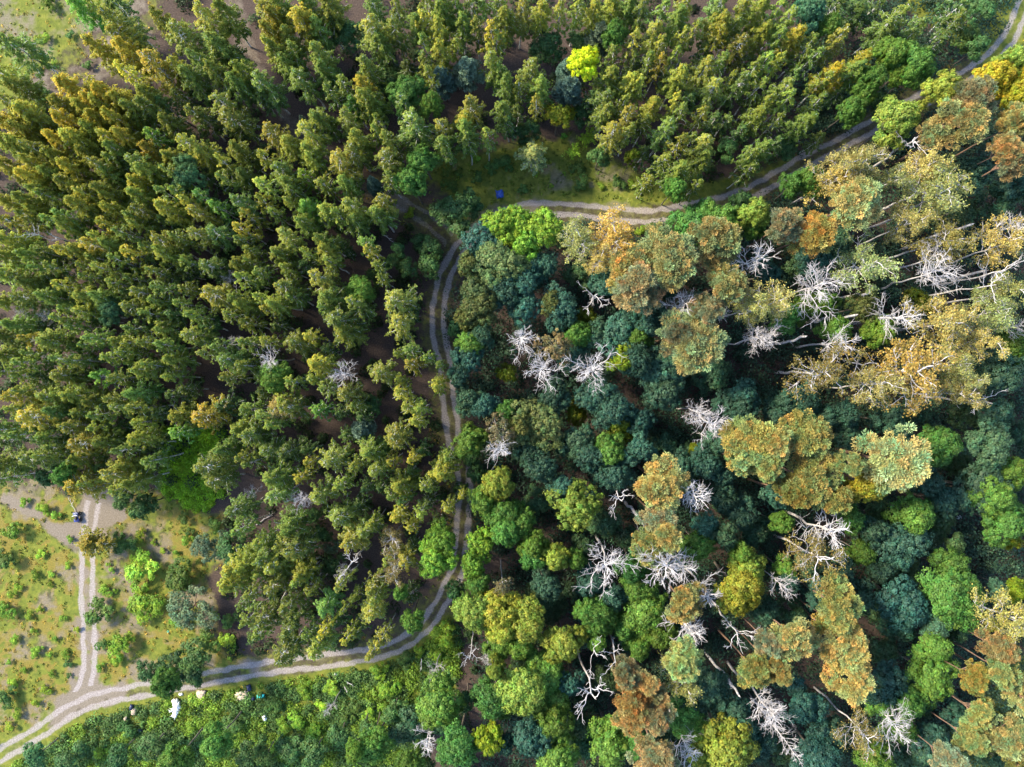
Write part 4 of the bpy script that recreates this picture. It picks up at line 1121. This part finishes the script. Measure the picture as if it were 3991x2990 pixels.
def track(name, pts, half, mat, z, label):
    c = smooth_line(pts, 14)
    w = np.stack([(c[:, 0] - CX) * S, (CY - c[:, 1]) * S], 1)
    d = np.gradient(w, axis=0); d /= np.linalg.norm(d, axis=1, keepdims=True)
    nrm = np.stack([-d[:, 1], d[:, 0]], 1)
    a = np.linspace(-half, half, 13)
    g = np.random.default_rng(len(pts))
    v = w[:, None] + nrm[:, None] * a[None, :, None]
    v[:, 0] += nrm * g.normal(0, .12, (len(w), 1)); v[:, -1] += nrm * g.normal(0, .12, (len(w), 1))
    v = v.reshape(-1, 2)
    k = len(a)
    ii = (np.arange(len(w) - 1)[:, None] * k + np.arange(k - 1)[None]).ravel()
    f = np.stack([ii, ii + k, ii + k + 1, ii + 1], 1)
    dip = np.tile(-.0, len(v))
    V = np.concatenate([v, np.full((len(v), 1), z)], 1)
    me = mesh_of(name, V, f, None, mat)
    P = np.stack([v[:, 0] / S + CX, CY - v[:, 1] / S], 1)
    for nme, vals in zip(("grass", "bare", "dry"), cover(P)):
        fattr(me, nme, vals)
    fattr(me, "across", np.tile(a, len(w)))
    tag(link(name, me), label, "track", None, "structure")


track("dirt_track", MAIN, 2.3, ground_material("track_soil", (.86, .66, .80)), .008, "winding sandy two-rut track through the wood")
track("meadow_track", SPUR, 2.1, ground_material("spur_soil", (.84, .62, .85)), .004, "straight pale two-rut track across the meadow")
track("grassy_track", BRANCH, 2.0, ground_material("branch_soil", (.80, .5, .42)), .004, "faint grassy side track joining at the fork")

# ------------------------------------------------------------------ ground cover: plants nobody could count
gc = np.random.default_rng(77)


def scatter(n, box=(-60, 4050, -60, 3050)):
    return np.stack([gc.uniform(box[0], box[1], n), gc.uniform(box[2], box[3], n)], 1)


def on_track(P, r):
    return np.minimum(np.minimum(line_d(P, MAIN), line_d(P, SPUR)), line_d(P, BRANCH)) < r


def blobs(P, rad, height, per, leaf, tint, spread=.25):
    """Low leafy humps at photo pixels P."""
    n = len(P)
    x, y = at(P[:, 0], P[:, 1])
    k = np.repeat(np.arange(n), per)
    w = gc.normal(size=(len(k), 3)); w[:, 2] = np.abs(w[:, 2]); w /= np.linalg.norm(w, axis=1, keepdims=True)
    r = gc.uniform(.55, 1.08, (len(k), 1))
    bump = 1 + .25 * np.sin(w[:, :1] * 5 + k[:, None]) * np.cos(w[:, 1:2] * 6 + 2 * k[:, None])
    pos = np.stack([x, y, np.zeros(n)], 1)[k] + w * r * bump * np.stack([rad, rad, height], 1)[k]
    c = np.exp(gc.normal(0, spread, (n, 1))) * tint
    c = c[k] * leaf_tints(gc, len(k), .2, .1)
    return pos, w + [0, 0, .5] + gc.normal(0, .4, (len(k), 3)), gc.uniform(.65, 1.3, len(k)) * leaf, c


def open_ground(P):
    n = (vnoise(P, 90) - .5) * 60
    o = np.maximum.reduce([poly_sd(P, HEATH), poly_sd(P, CLEAR), poly_sd(P, MEADOW)]) + n
    return o > 0


# shrub layer under the mixed wood and the birch stand
m = MB()
P = scatter(8000)
deep = P[:, 0] > 1850 + (vnoise(P, 200) - .5) * 300
deep &= ~((P[:, 1] < 760) & (P[:, 0] < 3100))
keep = ~open_ground(P) & ~on_track(P, 58) & (poly_sd(P, SCRUB) < 0) & (line_d(P, PATH) > 60)
dens = np.where(deep, .95, .26)
keep &= gc.uniform(size=len(P)) < dens
P, deep = P[keep], deep[keep]
rad = np.where(deep, gc.uniform(1.0, 2.2, len(P)), gc.uniform(.6, 1.4, len(P)))
hei = np.where(deep, gc.uniform(2.0, 5.5, len(P)), gc.uniform(.8, 2.6, len(P)))
tint = np.where(deep[:, None], [[.030, .066, .036]], [[.034, .062, .018]]) * np.exp(gc.normal(0, .25, (len(P), 1)))
pos, nr, sz, c = blobs(P, rad, hei, 120, .34, tint)
m.leaves(pos, nr, sz, gc, c)
tag(link("undergrowth", m.mesh("undergrowth", LEAF)), "dark shrub layer under the trees", "undergrowth", None, "stuff")

# green scrub below the lower track, nettles, clearing herbs
m = MB()
P = scatter(5200, (-60, 1850, 2350, 3050))
P = P[(poly_sd(P, SCRUB) > 6) & ~on_track(P, 62)]
pick = vnoise(P, 60)
tint = np.where(pick[:, None] > .52, [[.150, .250, .028]], [[.080, .155, .040]])
pos, nr, sz, c = blobs(P, gc.uniform(.5, 1.1, len(P)), gc.uniform(.35, 1.2, len(P)), 70, .27, tint, .3)
m.leaves(pos, nr, sz, gc, c)
P = scatter(1400, (560, 940, 1600, 2010))
P = P[poly_sd(P, NETTLE) + (vnoise(P, 30) - .5) * 60 > 0]
pos, nr, sz, c = blobs(P, gc.uniform(.4, .8, len(P)), gc.uniform(.4, .8, len(P)), 70, .24, np.array([[.26, .44, .020]]), .2)
m.leaves(pos, nr, sz, gc, c)
tag(link("scrub", m.mesh("scrub", LEAF)), "green scrub and nettles in the open strips", "scrub", None, "stuff")

m = MB()
P = scatter(30000)
keep = (open_ground(P) | (on_track(P, 105) & (gc.uniform(size=len(P)) < .8))) & ~on_track(P, 52) & (poly_sd(P, APRON) < -5) & (poly_sd(P, NETTLE) < 10)
gr, ba, dr = cover(P)
keep &= gc.uniform(size=len(P)) < np.clip(gr * .9 + .12 - ba * .5, .04, 1)
P, dr = P[keep], dr[keep]
cl = poly_sd(P, CLEAR) > -40
u = gc.uniform(size=len(P))
tint = np.where((u < .30 + .25 * dr)[:, None] & ~cl[:, None], [[.34, .24, .040]], np.where((u < .75)[:, None], [[.170, .185, .028]], [[.120, .170, .026]]))
tint = np.where(cl[:, None], [[.135, .190, .024]], tint)
pos, nr, sz, c = blobs(P, gc.uniform(.12, .42, len(P)), gc.uniform(.08, .35, len(P)), 14, .19, tint, .3)
m.leaves(pos, nr, sz, gc, c)
tag(link("meadow_herbs", m.mesh("meadow_herbs", LEAF)), "low herbs and dry grass tufts of the meadow and verges", "meadow plants", None, "stuff")


# ------------------------------------------------------------------ litter and small things on the ground
def crumple(name, px, py, sx, sy, h, mat, label, cat, seed, rot=0.0, cells=14, ragged=.25, z=.35):
    """A crumpled sheet or sack with its own thickness."""
    g = np.random.default_rng(seed)
    u = np.linspace(-1, 1, cells)
    X, Y = np.meshgrid(u, u)
    rr = np.sqrt(X ** 2 + Y ** 2)
    edge = 1 + ragged * g.normal(size=X.shape) * .5
    dome = np.clip(1 - (rr / 1.25) ** 2, 0, 1)
    Z = h * dome * (0.55 + .6 * g.uniform(size=X.shape)) + .03
    top = np.stack([X * sx / 2 * edge, Y * sy / 2 * edge, Z + z], -1).reshape(-1, 3)
    bot = top.copy(); bot[:, 2] = z - .25
    n = cells
    ii = (np.arange(n - 1)[:, None] * n + np.arange(n - 1)[None]).ravel()
    f1 = np.stack([ii, ii + 1, ii + n + 1, ii + n], 1)
    f2 = f1[:, ::-1] + n * n
    e = list(range(n)) + [n * i + n - 1 for i in range(1, n)] + [n * (n - 1) + i for i in range(n - 2, -1, -1)] + [n * i for i in range(n - 2, 0, -1)]
    e2 = e[1:] + e[:1]
    f3 = np.array([[b, a, a + n * n, b + n * n] for a, b in zip(e, e2)])
    me = mesh_of(name, np.vstack([top, bot]), np.vstack([f1, f2, f3]), None, mat)
    o = link(name, me)
    x, y = at(px, py)
    o.location = (x, y, 0); o.rotation_euler = (0, 0, rot)
    return tag(o, label, cat)


BLUE = plain_material("blue_plastic", (.02, .08, .38), .4, .6, 3)
NAVY = plain_material("navy_plastic", (.012, .02, .075), .4, .4)
WHITE = plain_material("white_plastic", (.85, .88, .92), .4, .12)
CYAN = plain_material("turquoise_plastic", (.05, .70, .62), .4, .3)
TAN = plain_material("rubble", (.40, .33, .26), .9, .5, 4)
BLACK = plain_material("black_rubber", (.012, .012, .013), .7, .3)
PAINT = plain_material("dark_blue_paint", (.02, .03, .16), .35, .3)
METAL = plain_material("pale_metal", (.70, .72, .76), .4, .15)

crumple("plastic_tarp", 1948, 757, 1.1, 1.15, .3, BLUE, "crumpled blue tarp lying in the grassy clearing", "tarp", 1, .2, z=.02)
crumple("plastic_heap", 694, 2742, 1.0, 1.6, .5, WHITE, "tall upper heap of crumpled white plastic below the track", "plastic waste", 2, .3, 16, .45, .55)
crumple("plastic_heap", 688, 2778, .7, 1.1, .35, WHITE, "narrow white plastic strip trailing below the large heap", "plastic waste", 3, -.5, 12, .4, .5)
crumple("plastic_scrap", 674, 2762, .8, .5, .2, WHITE, "ragged white scrap on the meadow side of the plastic heap", "plastic waste", 4, .2, 10, .5, .5)
crumple("plastic_scrap", 706, 2705, .5, .35, .15, WHITE, "small white scrap between the track and the plastic heap", "plastic waste", 5, .2, 10, .5, .1)
crumple("plastic_sheet", 1021, 2708, 1.05, .42, .15, CYAN, "bright turquoise plastic sheet lying in the scrub", "plastic sheet", 6, .05, z=.6)
crumple("rubbish_sack", 974, 2678, .55, .85, .3, NAVY, "larger navy rubbish sack above the turquoise sheet", "sack", 7, .3, z=.45)
crumple("rubbish_sack", 990, 2718, .45, .45, .3, NAVY, "small navy rubbish sack beside the turquoise sheet", "sack", 8, z=.5)
crumple("rubbish_sack", 517, 2754, .45, .75, .3, NAVY, "blue-black sack beside a rubble pile near the meadow junction", "sack", 9, -.2, z=.4)
crumple("rubbish_sack", 551, 2842, .55, .5, .3, NAVY, "dark sack lying deep in the scrub below the junction", "sack", 10, z=.45)
crumple("rubble_pile", 945, 2708, 1.75, 1.35, .4, TAN, "round pale rubble pile beside the navy sacks", "rubble pile", 11, z=.35)
crumple("rubble_pile", 526, 2770, .75, .9, .3, TAN, "tan rubble pile under the blue-black sack", "rubble pile", 12, z=.35)
crumple("rubble_pile", 786, 2704, 1.3, 1.1, .25, TAN, "brownish rubble pile at the track edge", "rubble pile", 13, z=.3)
crumple("rubble_pile", 803, 2737, .7, .5, .25, TAN, "little rubble pile just below the brownish one", "rubble pile", 14, z=.35)
crumple("rubble_pile", 493, 2797, .45, .75, .2, TAN, "small pinkish rubble pile by the meadow junction", "rubble pile", 15, z=.4)
crumple("plastic_scrap", 1036, 2793, .5, .75, .3, WHITE, "white scrap among the low scrub trees below the turquoise sheet", "plastic waste", 16, .5, z=.6)
crumple("plastic_scrap", 1309, 2627, .35, .35, .2, WHITE, "pale scrap on the verge under the lower birches", "plastic waste", 17, z=.1)
crumple("plastic_scrap", 1009, 496, .45, .45, .2, METAL, "small bluish white scrap on the shaded footpath soil", "plastic waste", 18, z=.02)
crumple("plastic_scrap", 3735, 2015, .6, .55, .2, WHITE, "lone white scrap on the dark floor of the wood", "plastic waste", 19, z=.3)
crumple("plastic_scrap", 975, 2498, .3, .3, .1, WHITE, "white scrap under the lower birches beside two green bushes", "plastic waste", 20, z=.05)
crumple("plastic_scrap", 656, 2463, .25, .3, .1, CYAN, "bluish scrap on the soil below the willow shrub", "plastic waste", 21, z=.03)
crumple("brush_heap", 3735, 2145, 1.6, 2.4, .6, TAN, "tan heap of dry brush on the dark forest floor", "brush heap", 22, .5, z=.1)


def box(mb, c, s, rz=0.0, taper=1.0):
    x, y, z = [a / 2 for a in s]
    v = np.array([[-x, -y, -z], [x, -y, -z], [x, y, -z], [-x, y, -z], [-x * taper, -y * taper, z], [x * taper, -y * taper, z], [x * taper, y * taper, z], [-x * taper, y * taper, z]])
    cs, sn = math.cos(rz), math.sin(rz)
    v = v @ np.array([[cs, -sn, 0], [sn, cs, 0], [0, 0, 1]]).T + np.asarray(c)
    mb.add(v, [[0, 3, 2, 1], [4, 5, 6, 7], [0, 1, 5, 4], [1, 2, 6, 5], [2, 3, 7, 6], [3, 0, 4, 7]], (1, 1, 1))


def ring(mb, c, r, t):
    """A tyre: a closed torus whose axle runs along x."""
    a = np.linspace(0, 2 * np.pi, 19)
    mb.tube(np.stack([np.full_like(a, c[0]), c[1] + r * np.cos(a), c[2] + r * np.sin(a)], 1), t, 8)


def part(name, mb, mat, parent):
    return link(name, mb.mesh(name, mat), parent)


quad = bpy.data.objects.new("quad_bike", None)
COL.objects.link(quad)
qx, qy = at(306, 2013)
quad.location = (qx, qy, .02); quad.rotation_euler = (0, 0, R(8))
tag(quad, "dark blue quad bike with pale handlebar on the sandy apron", "quad bike")
mb = MB(); box(mb, (0, 0, .52), (.42, 1.35, .3), 0, .8); box(mb, (0, .52, .68), (.8, .42, .12), 0, .85); box(mb, (0, -.50, .68), (.84, .48, .12), 0, .85)
part("body", mb, PAINT, quad)
mb = MB(); box(mb, (0, -.18, .80), (.3, .62, .13), 0, .75); part("seat", mb, BLACK, quad)
mb = MB(); mb.tube([(-.42, .2, 1.0), (-.2, .27, 1.02), (0, .3, 1.0), (.2, .27, 1.02), (.42, .2, 1.0)], .035, 6); mb.tube([(0, .45, .7), (0, .3, 1.0)], .04, 6); part("handlebar", mb, METAL, quad)
mb = MB()
for q in range(5):
    mb.tube([(-.3 + .15 * q, .42, .79), (-.3 + .15 * q, .74, .79)], .018, 5)
part("rack", mb, METAL, quad)
for sx_ in (-1, 1):
    for sy_ in (-1, 1):
        mb = MB(); ring(mb, (sx_ * .42, sy_ * .50, .28), .19, .10)
        wl = part("wheel", mb, BLACK, quad)
        mb = MB(); mb.tube([(sx_ * .36, sy_ * .5, .28), (sx_ * .48, sy_ * .5, .28)], [.12, .11], 10); part("rim", mb, METAL, wl)


def lying(px0, py0, px1, py1, r, z, label, seed, name="fallen_branch"):
    g = np.random.default_rng(seed)
    a = np.array([*at(px0, py0), z]); b = np.array([*at(px1, py1), z + .15])
    mb = MB()
    s = np.linspace(0, 1, 8)[:, None]
    L_ = np.linalg.norm(b - a)
    pth = a * (1 - s) + b * s + np.concatenate([g.normal(0, .03 * L_, (8, 2)), np.zeros((8, 1))], 1) * np.sin(s * np.pi)
    c0 = pth[0].copy()
    mb.tube(pth - c0, np.linspace(r, r * .35, 8), 6)
    d = (b - a) / L_
    for q in range(4):
        i0 = pth[g.integers(2, 7)] - c0
        ang = math.atan2(d[1], d[0]) + g.choice([-1, 1]) * g.uniform(.4, .9)
        mb.tube(bez(i0, flat(ang), L_ * g.uniform(.12, .3), g, R(15), R(10), 4, .1), [r * .5, r * .4, r * .3, r * .2], 4)
    o = link(name, mb.mesh(name, DEAD_WOOD))
    o.location = c0
    tag(o, label, "fallen branch", "fallen branches on the ground")


lying(300, 2003, 268, 1935, .05, .12, "thin forked branch pointing at the quad bike", 1)
lying(1000, 2045, 1072, 1995, .09, .2, "long pale fallen stem among the lower birches", 2)
lying(1645, 2562, 1645, 2602, .07, .7, "short white stick standing out of the scrub under the bend", 3)
lying(1352, 2648, 1382, 2664, .06, .8, "pale stick lying in the scrub below the lower birches", 4)
lying(1346, 2668, 1358, 2688, .06, .8, "small forked stick just below another pale stick", 5)
lying(1492, 915, 1536, 948, .07, .5, "pale fallen branch in the clearing by the grassy side track", 6)
lying(1220, 2220, 1262, 2196, .06, .2, "brown fallen stick on the bare floor between lower birches", 7)
lying(1246, 2250, 1268, 2200, .05, .2, "thin upright-looking stick beside the brown fallen stick", 8)
lying(3725, 2140, 3760, 2085, .06, .3, "bluish stick beside the dry brush heap", 9)
